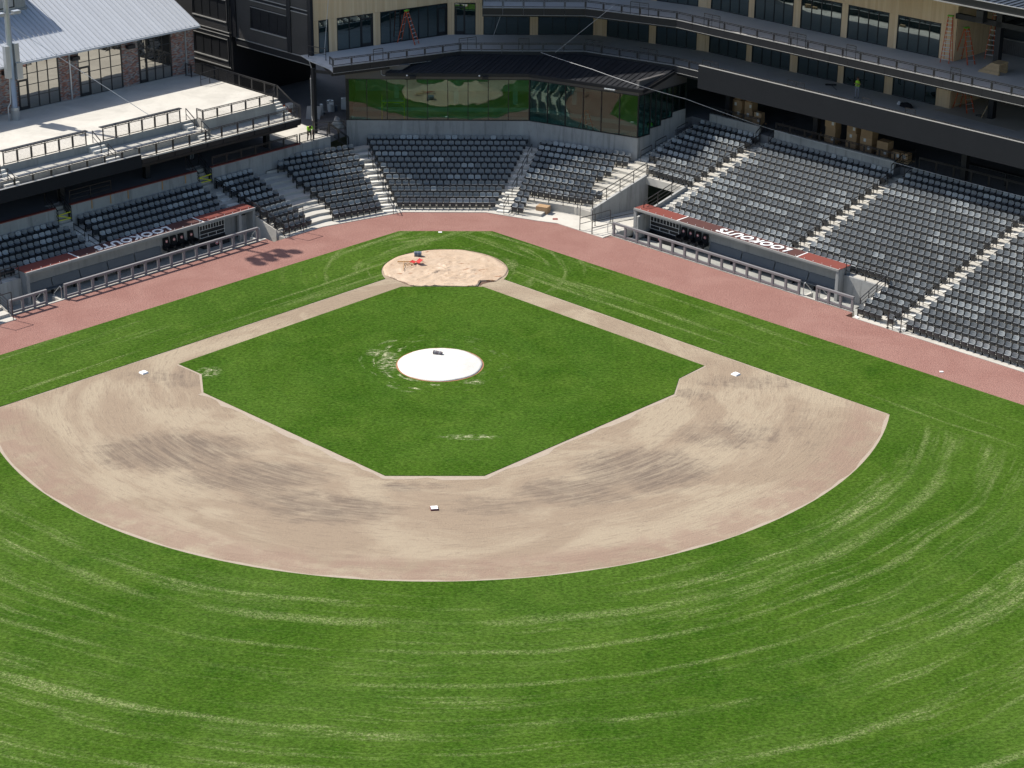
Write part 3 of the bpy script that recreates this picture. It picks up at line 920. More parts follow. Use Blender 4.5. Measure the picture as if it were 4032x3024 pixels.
RZ_R = math.atan2(FR.t.y, FR.t.x)
def rows_R(sec, a0, a1, ks, miss={}):
    for k in ks:
        s0 = a0(k) if callable(a0) else a0
        e0 = a1(k) if callable(a1) else a1
        n = int(round((e0 - s0) / SPACE)) + 1
        sp = (e0 - s0) / (n - 1)
        w = W0['R'] - 0.05 + ROW * k
        seat_row(lambda i: FR(s0 + sp * i, w, zt(k)), RZ_R, n, k - ks[0], sec, 1, miss.get(k, ()))
rows_R('right-hand block by third base', 30.95, 41.8, range(0, 21))
rows_R('far right block', 43.6, 52, range(0, 21))
rows_R('block just right of third base dugout', 26.9, 29.4, range(0, 5), {0: (4,)})
rows_R('middle block over third base dugout', 18.73, 29.4, range(5, 21))
rows_R('left block over third base dugout', 5.9, 17.18, range(5, 20))
rows_R('block over the tunnel', lambda k: 0.05 if k < 12 else -1.4, 4.15, range(10, 20))
RZ_L = math.atan2(-FL.t.y, -FL.t.x)
def rows_L(sec, a0, a1, ks):
    for k in ks:
        s0 = a0(k) if callable(a0) else a0
        e0 = a1(k) if callable(a1) else a1
        n = int(round((e0 - s0) / SPACE)) + 1
        sp = (e0 - s0) / (n - 1)
        w = W0['L'] - 0.05 + ROW * k
        seat_row(lambda i: FL(e0 - sp * i, w, zt(k)), RZ_L, n, k - ks[0], sec)
rows_L('shaded block left of home plate', lambda k: 1.03 - 0.1 * k, 3.25, range(0, 10))
rows_L('shaded block over first base dugout', lambda k: 5.7 if k < 7 else 5.15, 16.2, range(5, 10))
rows_L('far left shaded block', lambda k: 18.1 if k < 9 else 18.4, 34, range(5, 10))
rows_L('far left corner block', 29.0, 34, range(0, 5))
RZ_BL = math.atan2(-T_BL.y, -T_BL.x)
bl_l = [1.83, 1.57, 1.53, 1.68, 1.89, 2.02, 2.23, 2.11, 2.1, 2.55, 3.25]
for k in range(11):
    s0, e0 = -1.77 - 0.255 * k, bl_l[k]
    n = int(round((e0 - s0) / SPACE)) + 1; w = W0['BL'] - 0.05 + ROW * k
    seat_row(lambda i: Vector((*(T_BL * (e0 - SPACE * i) + N_BL * w).xy, zt(k))), RZ_BL, n, k, 'angled block left of home plate')
for k in range(12):
    h = 3.65 + 0.25 * k; n = int(round(2 * h / SPACE)) + 1; sp = 2 * h / (n - 1); w = W0['C'] - 0.05 + ROW * k
    seat_row(lambda i: Vector((-h + sp * i - 0.1, w, zt(k))), 0.0, n, k, 'block straight behind home plate', pl=0.3 if k < 7 else 0.12)
RZ_BR = math.atan2(T_BR.y, T_BR.x)
br_r = {3: 4.6, 4: 4.5, 5: 3.45, 6: 3.5, 7: 3.75, 8: 4.0, 9: 4.0, 10: 4.45, 11: 4.7}
for k in range(12):
    s0 = -0.92 - 0.19 * k; n = 2 if k < 3 else int(round((br_r[k] - s0) / SPACE)) + 1; w = W0['BR'] - 0.05 + ROW * k
    seat_row(lambda i: Vector((*(T_BR * (s0 + SPACE * i) + N_BR * w).xy, zt(k))), RZ_BR, n, k, 'angled block right of home plate')

vis = [s for s in SEATS if in_view(s[0] + Vector((0, 0, .5)), 0.05)]
vis.sort(key=lambda s: (s[0] - CAM).length + (0 if in_view(s[0] + Vector((0, 0, .5)), 0.0) else 500))
single, rest = vis[:300], vis[300:]
ME = {}
for nm, mb in (('backrest', S_BK), ('seat_pan', S_PN), ('frame', S_FR)):
    for sh in ('seat_light', 'seat_dark'):
        ME[nm, sh] = mb.mesh(nm, 'seat_frame' if nm == 'frame' else (['seat_pan_dark', sh] if nm == 'seat_pan' else sh))
for pos, rz, light, sec, k, i, n in single:
    sh = 'seat_light' if light else 'seat_dark'
    lab = f"{'pale grey' if light else 'charcoal'} seat, {ORD[i]} from left, {ORD[k + 1]} row up, {sec}"
    t = thing('stadium_seat', pos, lab, 'seat', 'folding seats in the stands', rz)
    for nm in ('backrest', 'seat_pan', 'frame'): link(nm, ME[nm, sh], t)
big = MB()
for pos, rz, light, *_ in rest:
    mt = Matrix.Translation(pos) @ Matrix.Rotation(rz, 4, 'Z')
    for mb, mi in ((S_BK, 0 if light else 1), (S_PN, 0 if light else 1), (S_FR, 2)):
        b = len(big.v); big.v += [mt @ v for v in mb.v]; big.f += [tuple(i + b for i in f) for f in mb.f]; big.mi += ([3 if k == 0 else mi for k in mb.mi] if mb is S_PN else [mi] * len(mb.f))
stuff(tag(big.build('stadium_seats', ['seat_light', 'seat_dark', 'seat_frame', 'seat_pan_dark']), 'rows of grey folding seats filling the upper and shaded blocks', 'seats', 'folding seats in the stands'))


# ------------------------------------------------------------------ dugouts
def text_mesh(body, height, width, bold=0.028):
    cu = bpy.data.curves.new("t", 'FONT'); cu.body = body; cu.size = 1.0; cu.extrude = 0.02; cu.offset = bold; cu.shear = 0.2; cu.space_character = 1.12
    ob = bpy.data.objects.new("t", cu); COL.objects.link(ob)
    bpy.context.view_layer.update()
    me = bpy.data.meshes.new_from_object(ob.evaluated_get(bpy.context.evaluated_depsgraph_get()))
    bpy.data.objects.remove(ob); bpy.data.curves.remove(cu)
    xs = [v.co.x for v in me.vertices]; ys = [v.co.y for v in me.vertices]
    x0, x1, y0, y1 = min(xs), max(xs), min(ys), max(ys)
    for v in me.vertices:
        v.co.x = (v.co.x - x0) / (x1 - x0) * width; v.co.y = (v.co.y - y0) / (y1 - y0) * height
    me.materials.clear(); me.materials.append(MAT['letter_white'])
    return me


def dugout(F, a0, a1, side, secs, txt, rack, chairs, cols, bench, panels):
    t = thing('dugout', F((a0 + a1) / 2, 16.5, -0.7), f'sunken concrete dugout on the {side} side with red roof and white team lettering', 'dugout')
    WF, WB = 16.68, 18.08
    def part(name, mat, *boxes):
        m = MB()
        for b in boxes: m.box(F, *b)
        return m.build(name, mat, t)
    fa, fb = (3.5, 26.0) if F is FR else (5.0, 27.7)
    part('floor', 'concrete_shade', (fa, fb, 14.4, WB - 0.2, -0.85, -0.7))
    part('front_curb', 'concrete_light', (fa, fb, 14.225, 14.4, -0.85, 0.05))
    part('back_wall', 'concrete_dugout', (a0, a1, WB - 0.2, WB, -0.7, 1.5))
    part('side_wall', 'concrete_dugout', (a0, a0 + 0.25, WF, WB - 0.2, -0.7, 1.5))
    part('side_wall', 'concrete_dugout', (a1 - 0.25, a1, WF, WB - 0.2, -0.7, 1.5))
    for c in cols: part('column', 'concrete_dugout', (c, c + 0.25, WF, WF + 0.25, -0.7, 1.5))
    roof = part('roof_slab', 'concrete_dugout', (a0, a1, WF - 0.02, WB + 0.03, 1.5, 1.66))
    edges = [a0] + secs + [a1]
    for i in range(len(edges) - 1):
        part('roof_membrane', 'membrane_maroon' if i == 1 else 'membrane_red', (edges[i] + (0.06 if i else 0), edges[i + 1] - (0.06 if i < len(edges) - 2 else 0), WF + 0.07, WB + 0.02, 1.66, 1.70))
    for s in secs: part('roof_strip', 'white_paint', (s - 0.05, s + 0.05, WF + 0.04, WB + 0.02, 1.66, 1.712))
    part('roof_trim', 'flashing' if F is FR else 'concrete_dugout', (a0, a1, WF - 0.05, WF + 0.065, 1.56, 1.705))
    studs = MB(); x = a0 + 0.5
    while x < a1: studs.box(F, x - .015, x + .015, WF + .16, WF + .2, 1.70, 1.76); x += 0.78
    studs.build('roof_stud', 'white_paint', t)
    # lettering read from the stand: upside down in the picture
    ta, tw = txt
    me = text_mesh('LOOKOUTS', 0.9, tw)
    dx = -F.t if F is FR else F.t
    dy = -F.n
    o = link('roof_lettering', me, t); o.matrix_local = Matrix(((dx.x, dy.x, 0, 0), (dx.y, dy.y, 0, 0), (0, 0, 1, 0), (0, 0, 0, 1)))
    o.location = F(ta, WF + 1.13, 1.722) - t.location
    # bench with slanted back in sections
    b0, b1 = bench
    part('bench_seat', 'bench_grey', (b0, b1, WB - 0.85, WB - 0.42, -0.30, -0.24))
    part('bench_leg', 'steel_black', *[(b0 + 0.4 + i * (b1 - b0 - 0.8) / 6, b0 + 0.48 + i * (b1 - b0 - 0.8) / 6, WB - 0.75, WB - 0.5, -0.7, -0.30) for i in range(7)])
    L = (b1 - b0) / panels
    for i in range(panels):
        m = MB(); x0, x1 = b0 + i * L + 0.04, b0 + (i + 1) * L - 0.04
        m.hexa([F(x0, WB - 0.46, -0.24), F(x1, WB - 0.46, -0.24), F(x1, WB - 0.40, -0.24), F(x0, WB - 0.40, -0.24), F(x0, WB - 0.26, 0.36), F(x1, WB - 0.26, 0.36), F(x1, WB - 0.205, 0.36), F(x0, WB - 0.205, 0.36)])
        m.build('bench_back', 'bench_grey', t)
    # helmet and bat rack
    r0, r1 = rack
    rk = thing('helmet_rack', F((r0 + r1) / 2, WB - 0.5, -0.7), f'black helmet rack with white wire grid in the {side} dugout', 'rack', 'dugout equipment racks')
    m = MB(); m.box(F, r0, r1, WB - 0.30, WB - 0.205, -0.3, 1.42); m.build('back_board', 'steel_black', rk)
    m = MB(); m.box(F, r0, r1, WB - 0.85, WB - 0.31, -0.7, -0.22); m.build('seat_box', 'steel_black', rk)
    g = MB()
    for i in range(10):
        x = r0 + 0.05 + (r1 - r0 - 0.1) * i / 9; g.box(F, x - .012, x + .012, WB - .34, WB - .305, 0.62, 1.4)
    for z in (0.62, 1.0, 1.4): g.box(F, r0, r1, WB - .345, WB - .31, z - .012, z + .012)
    for z in (0.02, 0.3): g.box(F, r0, r1, WB - .345, WB - .31, z - .012, z + .012)
    for i in (0, 3, 6, 9):
        x = r0 + 0.05 + (r1 - r0 - 0.1) * i / 9; g.box(F, x - .012, x + .012, WB - .34, WB - .305, 0.02, 0.62 if i in (0, 9) else 0.3)
    g.build('wire_grid', 'white_paint', rk)
    def emblem(par, c, r, nrm):
        nrm = nrm.normalized(); x = Vector((0, 0, 1)).cross(nrm).normalized(); y = nrm.cross(x)
        for nm, ra, rb, mt_, o in (('emblem_ring', r, r * 0.55, 'emblem_red', 0.004), ('emblem_disc', r * 1.12, 0.0, 'emblem_white', 0.0)):
            m = MB(); n = 16
            for i in range(n):
                a, b = 2 * math.pi * i / n, 2 * math.pi * (i + 1) / n
                q = lambda an, rr: c + nrm * o + x * math.cos(an) * rr + y * math.sin(an) * rr
                if rb: m.quad(q(a, rb), q(a, ra), q(b, ra), q(b, rb))
                else: m.quad(q(a, 0), q(a, ra), q(b, ra))
            m.build(nm, mt_, par)
    emblem(rk, F((r0 + r1) / 2, WB - 0.857, -0.42), 0.14, -F.n)
    for i, c in enumerate(chairs):
        ch = thing('dugout_chair', F(c, WB - 0.5, -0.24), f'black high-backed dugout chair, {ORD[i + 1]} from the helmet rack, {side} dugout', 'chair', 'black chairs in the dugouts')
        m = MB()
        m.hexa([F(c - .28, WB - .42, .1), F(c + .28, WB - .42, .1), F(c + .28, WB - .32, .1), F(c - .28, WB - .32, .1), F(c - .24, WB - .33, .86), F(c + .24, WB - .33, .86), F(c + .24, WB - .23, .86), F(c - .24, WB - .23, .86)])
        m.build('backrest', 'cloth_black', ch)
        m = MB(); m.hexa([F(c - .3, WB - .95, .02), F(c + .3, WB - .95, .02), F(c + .28, WB - .36, .0), F(c - .28, WB - .36, .0), F(c - .28, WB - .93, .14), F(c + .28, WB - .93, .14), F(c + .26, WB - .36, .1), F(c - .26, WB - .36, .1)])
        m.build('seat', 'cloth_black', ch)
        for s in (-1, 1):
            m = MB(); m.box(F, c + s * .3 - .03, c + s * .3 + .03, WB - .9, WB - .3, 0.0, .3); m.build('side_panel', 'steel_black', ch)
        m = MB(); m.box(F, c - .05, c + .05, WB - .7, WB - .5, -.46, 0.0); m.build('leg', 'steel_black', ch)
        emblem(ch, F(c, WB - .392, .60), 0.10, -F.n + Vector((0, 0, 0.12)))
    return t

dugout(FR, 3.6, 22.88, 'third base', [7.85, 19.1], (18.0, 6.6), (4.35, 7.3), (7.75, 8.45, 9.15, 9.85), [], (10.3, 22.6), 4)
dugout(FL, 4.0, 24.6, 'first base', [8.9, 20.1], (11.55, 6.7), (6.15, 8.6), (9.4, 10.3, 11.0, 11.7), [5.35], (12.2, 24.3), 5)


def pad_rail(F, a0, a1, label, n):
    t = thing('dugout_railing', F(a0, 14.3, 0), label, 'railing', 'padded railings along the dugouts')
    w0, w1 = 14.235, 14.375
    z0 = 0.055
    m = MB(); m.box(F, a0, a1, w0 - .02, w1 + .02, 0.98, 1.13); m.build('top_pad', 'pad_grey', t)
    for i in range(n + 1):
        c = a0 + 0.08 + (a1 - a0 - 0.16) * i / n
        m = MB(); m.box(F, c - .085, c + .085, w0, w1, z0, 0.98); m.build('post_pad', 'pad_grey', t)
        if i < n:
            d = a0 + 0.08 + (a1 - a0 - 0.16) * (i + 1) / n
            m = MB(); m.box(F, c + .085, d - .085, w0 + .015, w1 - .015, 0.12, 0.27); m.build('bottom_pad', 'pad_grey', t)
pad_rail(FR, 3.62, 21.33, 'long grey padded railing in front of the third base dugout', 15)
pad_rail(FR, 22.75, 25.94, 'short grey padded railing at the outfield end of the third base dugout', 3)
pad_rail(FL, 5.74, 23.14, 'long grey padded railing in front of the first base dugout', 15)
pad_rail(FL, 24.59, 27.6, 'short grey padded railing at the outfield end of the first base dugout', 3)


def hand_hoop(F, a, w0, w1, z0, z1, label, mat='galvanised'):
    t = thing('handrail', F(a, w0, z0), label, 'handrail', 'bent pipe handrails at the dugout steps')
    m = MB(); m.tube([F(a, w0, z0), F(a, w0, z0 + .85), F(a, w0 + .12, z0 + .95), F(a, w1 - .05, z1 + .92), F(a, w1, z1 + .82), F(a, w1, z1)], 0.03, 6)
    m.build('pipe', mat, t)
    m = MB(); m.box(F, a - .1, a + .1, w0 + .05, w1 + .1, -0.7, min(z0, 0) - 0.02); m.build('curb', 'concrete_light', t)
for F, a, lb in ((FR, 2.95, 'pipe handrail between home plate and the third base dugout'), (FR, 21.55, 'left pipe handrail at the outfield steps of the third base dugout'), (FR, 22.95, 'right pipe handrail at the outfield steps of the third base dugout'),
                 (FL, 23.3, 'right pipe handrail at the outfield steps of the first base dugout'), (FL, 24.75, 'left pipe handrail at the outfield steps of the first base dugout'), (FL, 5.45, 'pipe handrail at the home plate end of the first base dugout')):
    hand_hoop(F, a, 14.45, 15.4, 0.0, -0.7, lb)
for F, a0, a1, sd in ((FR, 21.6, 22.7, 'third base'), (FL, 23.3, 24.5, 'first base')):
    t = thing('dugout_steps', F(a0, 14.5, -.7), f'concrete steps down into the {sd} dugout', 'steps', 'dugout steps')
    for i in range(3):
        m = MB(); m.box(F, a0 + .12, a1 - .12, 14.4 + .3 * i, 14.7 + .3 * i, -0.7, -0.12 - .19 * i); m.build('step', 'concrete_light', t)

# wells at the outfield ends of the dugouts: retaining wall, sloped curb and rails
for F, aa, bb, cc, sd in ((FR, 22.9, 26.4, 26.55, 'third base'), (FL, 24.62, 27.72, 27.75, 'first base')):
    t = thing('retaining_wall', F(aa, 17.5, -.7), f'low concrete wall of the stair well beside the {sd} dugout', 'wall', 'stair well walls')
    m = MB(); m.box(F, aa, cc + .1, 17.30, 17.46, -1.0, 1.17); m.build('wall', 'concrete_wall', t)
    m = MB(); m.hexa([F(bb, 14.3, -1.), F(cc, 14.3, -1.), F(cc, 17.3, -1.), F(bb, 17.3, -1.), F(bb, 14.3, .3), F(cc, 14.3, .3), F(cc, 17.3, 1.25), F(bb, 17.3, 1.25)]); m.build('curb', 'concrete_light', t)
    railing(f'black railing on top of the wall beside the {sd} dugout', [F(aa + .1, 17.38, 1.17), F(bb, 17.38, 1.17)], 0.95, 1.6, 'two', 'black rails at the dugout ends')
    railing(f'sloping black railing on the curb beside the {sd} dugout', [F((bb + cc) / 2, 17.2, 1.22), F((bb + cc) / 2, 14.35, .32)], 0.85, 1.0, 'two', 'black rails at the dugout ends')
# low end of the first base dugout beside home
m = MB()
t = thing('retaining_wall', FL(4.6, 15, -.7), 'sloped concrete wall at the home plate end of the first base dugout', 'wall', 'stair well walls')
m.hexa([FL(3.9, 14.3, -1), FL(3.97, 14.3, -1), FL(3.97, 18.0, -1), FL(3.9, 18.0, -1), FL(3.9, 14.3, .45), FL(3.97, 14.3, .45), FL(3.97, 18, 1.2), FL(3.9, 18, 1.2)]); m.build('wall', 'concrete_light', t)
m = MB(); m.box(FL, 3.98, 5.0, 17.5, 17.7, -1, 1.0); m.build('back_wall', 'concrete_dugout', t)
m = MB(); m.box(FL, 3.98, 5.0, 14.35, 17.5, -1, -0.72); m.build('floor', 'concrete_tread', t)
railing('sloping black railing between the seats and the first base dugout', [FL(3.85, 18.0, 1.2), FL(3.85, 14.6, 0.5), FL(3.85, 13.5, 0.17)], 0.95, 0.85, 'cable', 'black rails at the dugout ends')


# ------------------------------------------------------------------ tunnel through the stand
t = thing('tunnel', FR(2.1, 19, 0), 'concrete tunnel entrance cut into the stand between the blocks', 'tunnel')
m = MB()
def slope_wall(m, F, a0, a1, w0, w1, zb, za, zc):
    m.hexa([F(a0, w0, zb), F(a1, w0, zb), F(a1, w1, zb), F(a0, w1, zb), F(a0, w0, za), F(a1, w0, za), F(a1, w1, zc), F(a0, w1, zc)])
slope_wall(m, FR, -0.02, 0.2, 15.75, 22.3, -0.6, .98, 2.38); m.build('side_wall', 'concrete_wall', t, )
m = MB(); slope_wall(m, FR, 4.05, 4.24, 16.5, 22.3, -0.6, 1.15, 2.35); m.build('side_wall', 'concrete_wall', t)
m = MB(); m.box(FR, 0.21, 4.04, 22.0, 22.3, 1.62, 2.22); m.build('lintel', 'concrete_light', t)
m = MB(); m.box(FR, 0.21, 4.04, 22.3, 26.5, 1.5, 1.62); m.box(FR, 0.21, 4.04, 26.5, 26.7, -.6, 1.6); m.build('ceiling', 'concrete_dark', t)
m = MB(); m.hexa([FR(.21, 17.2, -.9), FR(4.04, 17.2, -.9), FR(4.04, 26.5, -.9), FR(.21, 26.5, -.9), FR(.21, 17.2, .053), FR(4.04, 17.2, .053), FR(4.04, 26.5, -.55), FR(.21, 26.5, -.55)]); m.build('floor', 'concrete_light', t)
G = 'black rails round the tunnel'
railing('sloping black railing on the left wall of the tunnel', [FR(0.09, 15.85, 1.02), FR(0.09, 22.2, 2.36)], 0.95, 1.6, 'two', G)
railing('black railing across the top of the tunnel mouth', [FR(0.2, 22.12, 2.22), FR(4.1, 22.12, 2.22)], 0.95, 1.3, 'mid', G)
railing('sloping black railing on the right wall of the tunnel', [FR(4.14, 22.1, 2.31), FR(4.14, 17.2, 1.28)], 0.95, 1.6, 'two', G)
t = thing('cross_rail', FR(3.3, 18.5, .1), 'inner black handrail down the right side of the tunnel', 'handrail', G)
m = MB(); m.tube([FR(3.75, 17.6, .12), FR(3.75, 17.6, 1.0), FR(3.75, 21.0, .75), FR(3.75, 21.0, -.2)], .025); m.build('pipe', 'rail_black', t)
# rails on the apron beside home plate
for lb, pts in (('left black railing on the ramp beside home plate', [FR(.98, 13.45, .052), FR(1.15, 15.0, .052), FR(1.3, 16.6, .052)]), ('right black railing on the ramp beside home plate', [FR(2.25, 13.45, .052), FR(2.6, 15.4, .052), FR(3.1, 17.6, .052)])):
    railing(lb, pts, 0.95, 1.6, 'mid', 'ramp railings')
railing('black railing along the riser above the apron right of home plate', [Vector((*(T_BR * (-0.15) + N_BR * 15.58).xy, zt(3))), Vector((*(T_BR * 4.85 + N_BR * 15.58).xy, zt(3)))], 0.9, 1.3, 'mid', 'ramp railings')
for lb, F, a in (('tall thin black gate frame at the track, right of the tunnel', FR, 1.0),):
    t = thing('gate_frame', F(a, 13.4, .052), lb, 'gate', 'gate frames')
    m = MB(); m.bar(F(a, 13.42, .052), F(a, 13.42, 1.95), .05); m.bar(F(a + 1.25, 13.42, .052), F(a + 1.25, 13.42, 1.95), .05); m.build('frame', 'rail_black', t)
t = thing('gate_frame', FL(1.4, 13.4, .052), 'tall thin black gate frame at the track left of home plate', 'gate', 'gate frames')
m = MB()
for a in (2.0, 3.45): m.bar(FL(a, 13.42, .052), FL(a, 13.42, 2.05), .05)
m.bar(FL(2.0, 13.42, 2.05), FL(3.45, 13.42, 2.05), .05); m.build('frame', 'rail_black', t)
t = thing('gate_frame', FL(28.5, 13.4, .052), 'tall thin black gate frame at the track by the far left steps', 'gate', 'gate frames')
m = MB()
for a in (27.95, 29.4): m.bar(FL(a, 13.42, .052), FL(a, 13.42, 2.05), .05)
m.bar(FL(27.95, 13.42, 2.05), FL(29.4, 13.42, 2.05), .05); m.build('frame', 'rail_black', t)
for i, (a, h) in enumerate(((29.45, 1.9), (30.5, 1.9))):
    t = thing('net_post', FR(a, 13.45, .052), ('left' if i == 0 else 'right') + ' slim black post at the foot of the aisle by third base', 'post', 'slim posts')
    m = MB(); m.bar(FR(a, 13.45, .052), FR(a, 13.45, h + .16), .055); m.cube(*sum([[FR(a, 13.45)[j] - .09, FR(a, 13.45)[j] + .09] for j in (0, 1)], []), .052, .08); m.build('pole', 'rail_black', t)


# ------------------------------------------------------------------ aisle handrails
def aisle_rails(F, fr_, a, ks, where, span=2):
    for j, k in enumerate(ks):
        w0, w1 = offw(fr_, k) + .2, offw(fr_, k + span) - .25
        z0, z1 = zt(k), zt(k + span - 1)
        t = thing('aisle_handrail', F(a, w0, z0), f'black aisle handrail, {ORD[j + 1]} from the field, {where}', 'handrail', 'black handrails in the aisles')
        m = MB(); p, q = F(a, w0, z0), F(a, w1, z1)
        for c in (p, q): m.bar(c, c + Vector((0, 0, .92)), .045)
        m.build('post', 'rail_black', t)
        m = MB(); m.bar(p + Vector((0, 0, .92)), q + Vector((0, 0, .92)), .05); m.bar(p + Vector((0, 0, .5)), q + Vector((0, 0, .5)), .035); m.build('rail', 'rail_black', t)
aisle_rails(FR, 'R', 4.62, range(10, 19, 2), 'aisle above the tunnel')
aisle_rails(FR, 'R', 17.6, range(5, 19, 2), 'aisle over the third base dugout')
aisle_rails(FR, 'R', 29.85, range(0, 19, 2), 'aisle right of the third base dugout')
aisle_rails(FR, 'R', 42.3, range(0, 19, 2), 'aisle at the right edge')
aisle_rails(FR, 'R', -2.2, (12, 14, 17), 'stair beside the glass club corner')
aisle_rails(FL, 'L', 17.5, (5, 7), 'aisle over the first base dugout')
aisle_rails(FL, 'L', 3.7, (6, 8), 'aisle at the home end of first base dugout')
def radial_rails(deg, off, ks, where):
    n = Vector((math.sin(math.radians(deg)), math.cos(math.radians(deg)), 0)); tt = Vector((n.y, -n.x, 0))
    for j, k in enumerate(ks):
        w0, w1 = offw('C', k) + .1, offw('C', k + 2) - .2
        p, q = n * w0 + tt * off, n * w1 + tt * off; p.z = zt(k); q.z = zt(k + 1)
        t = thing('aisle_handrail', p, f'black aisle handrail, {ORD[j + 1]} from the field, {where}', 'handrail', 'black handrails in the aisles')
        m = MB()
        for c in (p, q): m.bar(c, c + Vector((0, 0, .92)), .045)
        m.build('post', 'rail_black', t)
        m = MB(); m.bar(p + Vector((0, 0, .92)), q + Vector((0, 0, .92)), .05); m.bar(p + Vector((0, 0, .5)), q + Vector((0, 0, .5)), .035); m.build('rail', 'rail_black', t)
radial_rails(-15.5, -0.75, (0, 2, 4, 6, 8), 'aisle left of the centre block')
radial_rails(14.5, 1.15, (0, 3, 5, 7, 9), 'aisle right of the centre block')


# ------------------------------------------------------------------ first base concourse, back wall and terrace
WLw, WLz = 22.27, 3.52
t = thing('back_wall', FL(10, WLw, 2), 'pale concrete wall behind the first base seats with red coping', 'wall', 'concrete walls behind the seats')
for a0, a1 in ((-8.6, 3.65), (5.1, 16.75), (18.1, 45)):
    m = MB(); m.box(FL, a0, a1, WLw, WLw + .25, 0.5, WLz); m.build('wall', 'concrete_wall', t)
    if a0 > -6:
        m = MB(); m.box(FL, a0, a1, WLw - .03, WLw + .28, WLz, WLz + .07); m.build('coping', 'rust_red', t)
    else:
        m = MB(); m.box(FL, -5.4, a1, WLw - .03, WLw + .28, WLz, WLz + .07); m.build('coping', 'rust_red', t)
for i, a in enumerate((6.2, 8.4, 11.6, 13.2, 14.9)):
    m = MB(); m.box(FL, a, a + .09, WLw - .03, WLw - .004, 2.85, 3.5); m.build('form_stake', 'wood_handle', t)
for a0, a1 in ((3.65, 5.1), (16.75, 18.1)):
    for i in range(5):
        m = MB(); m.box(FL, a0, a1, offw('L', 10) + .0 + i * .3, offw('L', 10) + .3 + i * .3 + .02, 1.5, 2.27 + .24 * i); m.build('step', 'concrete_tread', t)
m = MB(); m.prism([tuple(FL(60, WLw + .25).xy), tuple(FL(18.1, WLw + .25).xy), tuple(FL(18.1, WLw + 1.5).xy), tuple(FL(16.75, WLw + 1.5).xy), tuple(FL(16.75, WLw + .25).xy), tuple(FL(5.1, WLw + .25).xy), tuple(FL(5.1, WLw + 1.5).xy), tuple(FL(3.65, WLw + 1.5).xy), tuple(FL(3.65, WLw + .25).xy), tuple(FL(-8.62, WLw + .25).xy), (-8.6, 24.0), (22.0, 24.0 + 18), (22, 60), tuple(FL(20, 70).xy), tuple(FL(60, 60).xy)], 2.9, 3.4)
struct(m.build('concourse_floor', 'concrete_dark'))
m = MB(); m.prism([tuple(FL(-4.9, WLw + .26).xy), tuple(FL(-8.6, WLw + .26).xy), tuple(FL(-9.6, 27.4).xy), tuple(FL(-11.4, 31.5).xy), tuple(FL(-4.0, 31.5).xy)], 3.3, 3.408)
struct(m.build('concourse_paving', 'concrete_light'))
G = 'black railings on the first base concourse'
railing('black mesh railing along the wall left of the lime-vested worker', [FL(3.5, WLw + .14, WLz + .07), FL(-5.2, WLw + .14, WLz + .07)], 0.75, 1.55, 'mesh', G)
railing('black mesh railing in front of the lime-vested worker', [FL(-5.4, WLw + .14, WLz), FL(-8.4, WLw + .14, WLz)], 0.82, 1.5, 'mesh', G)
railing('thin black railing on the shaded concourse behind the first base wall', [FL(16.5, WLw + .5, 3.4), FL(12.8, WLw + .5, 3.4)], 1.05, 1.8, 'two', G)
for i, (a, sd) in enumerate(((3.75, 'right'), (5.0, 'left'), (16.85, 'right'), (18.0, 'left'))):
    where = 'stair gap by home plate' if i < 2 else 'stair gap over the first base dugout'
    railing(f'sloping black stair rail on the {sd} of the {where}', [FL(a, WLw - .1, 2.4), FL(a, WLw + 1.5, 3.5)], 0.95, 1.0, 'two', G)
for i, (a0, a1) in enumerate(((3.7, 5.05), (16.8, 18.05))):
    t = thing('caution_tape', FL(a0, WLw, 2.6), ('yellow caution tape zigzagging across the stair gap ' + ('nearest home plate' if i == 0 else 'over the first base dugout')), 'tape', 'caution tapes')
    m = MB()
    for (x0, z0, x1, z1) in ((a0, 3.05, a1, 3.0), (a1, 3.0, a0, 2.55), (a0, 2.55, a1, 2.6)):
        m.bar(FL(x0, WLw - .05, z0), FL(x1, WLw - .05, z1), .012, .07)
    m.build('strip', 'yellow_tape', t)

# terrace
T_END, T_FAR = -4.62, 46.0
t_ter = thing('terrace', FL(8, 30, 3.4), 'pale concrete upper terrace with two broad steps in front of the brick hall', 'terrace')
m = MB(); m.box(FL, -4.9, T_FAR, 24.32, 46, 6.5, 7.0); m.box(FL, -3.9, 3.38, 23.43, 24.319, 5.6, 7.0); m.build('floor_slab', 'concrete_light', t_ter)
m = MB(); m.box(FL, 3.40, T_FAR, 24.295, 24.314, 6.43, 6.985); m.box(FL, -3.895, 3.37, 23.41, 23.428, 6.005, 6.985); m.box(FL, 3.39, T_FAR, 22.53, 22.548, 6.005, 6.41); m.build('riser', 'concrete_shade', t_ter)  # thin darker sheets on the riser faces, their shade put into the colour
m = MB(); m.box(FL, 3.385, T_FAR, 22.55, 24.318, 5.6, 6.42); m.build('tread', 'concrete_tread', t_ter)
m = MB(); m.box(FL, T_END, T_FAR, 21.42, 24.4, 5.58, 6.0); m.build('lower_tread', 'concrete_tread', t_ter)
m = MB(); m.box(FL, T_END, T_FAR, 21.26, 21.415, 5.99, 6.08); m.build('curb', 'concrete_light', t_ter)
fsc = []
x = T_END
while x < 12:
    m = MB(); m.box(FL, x + .02, x + 1.53, 21.3, 21.41, 5.6, 5.985); m.box(FL, x - .05, x + .018, 21.24, 21.41, 5.6, 5.985); m.build('fascia_panel', 'steel_black', t_ter); x += 1.55
m = MB(); m.box(FL, T_END, T_FAR, 21.28, 21.5, 5.50, 5.578); m.box(FL, T_END - .06, T_END - .005, 21.3, 24.4, 5.5, 6.05); m.build('edge_beam', 'steel_black', t_ter)
m = MB(); m.box(FL, -4.6, T_FAR, 21.6, 46, 5.25, 5.49); m.build('soffit', 'steel_black', t_ter)
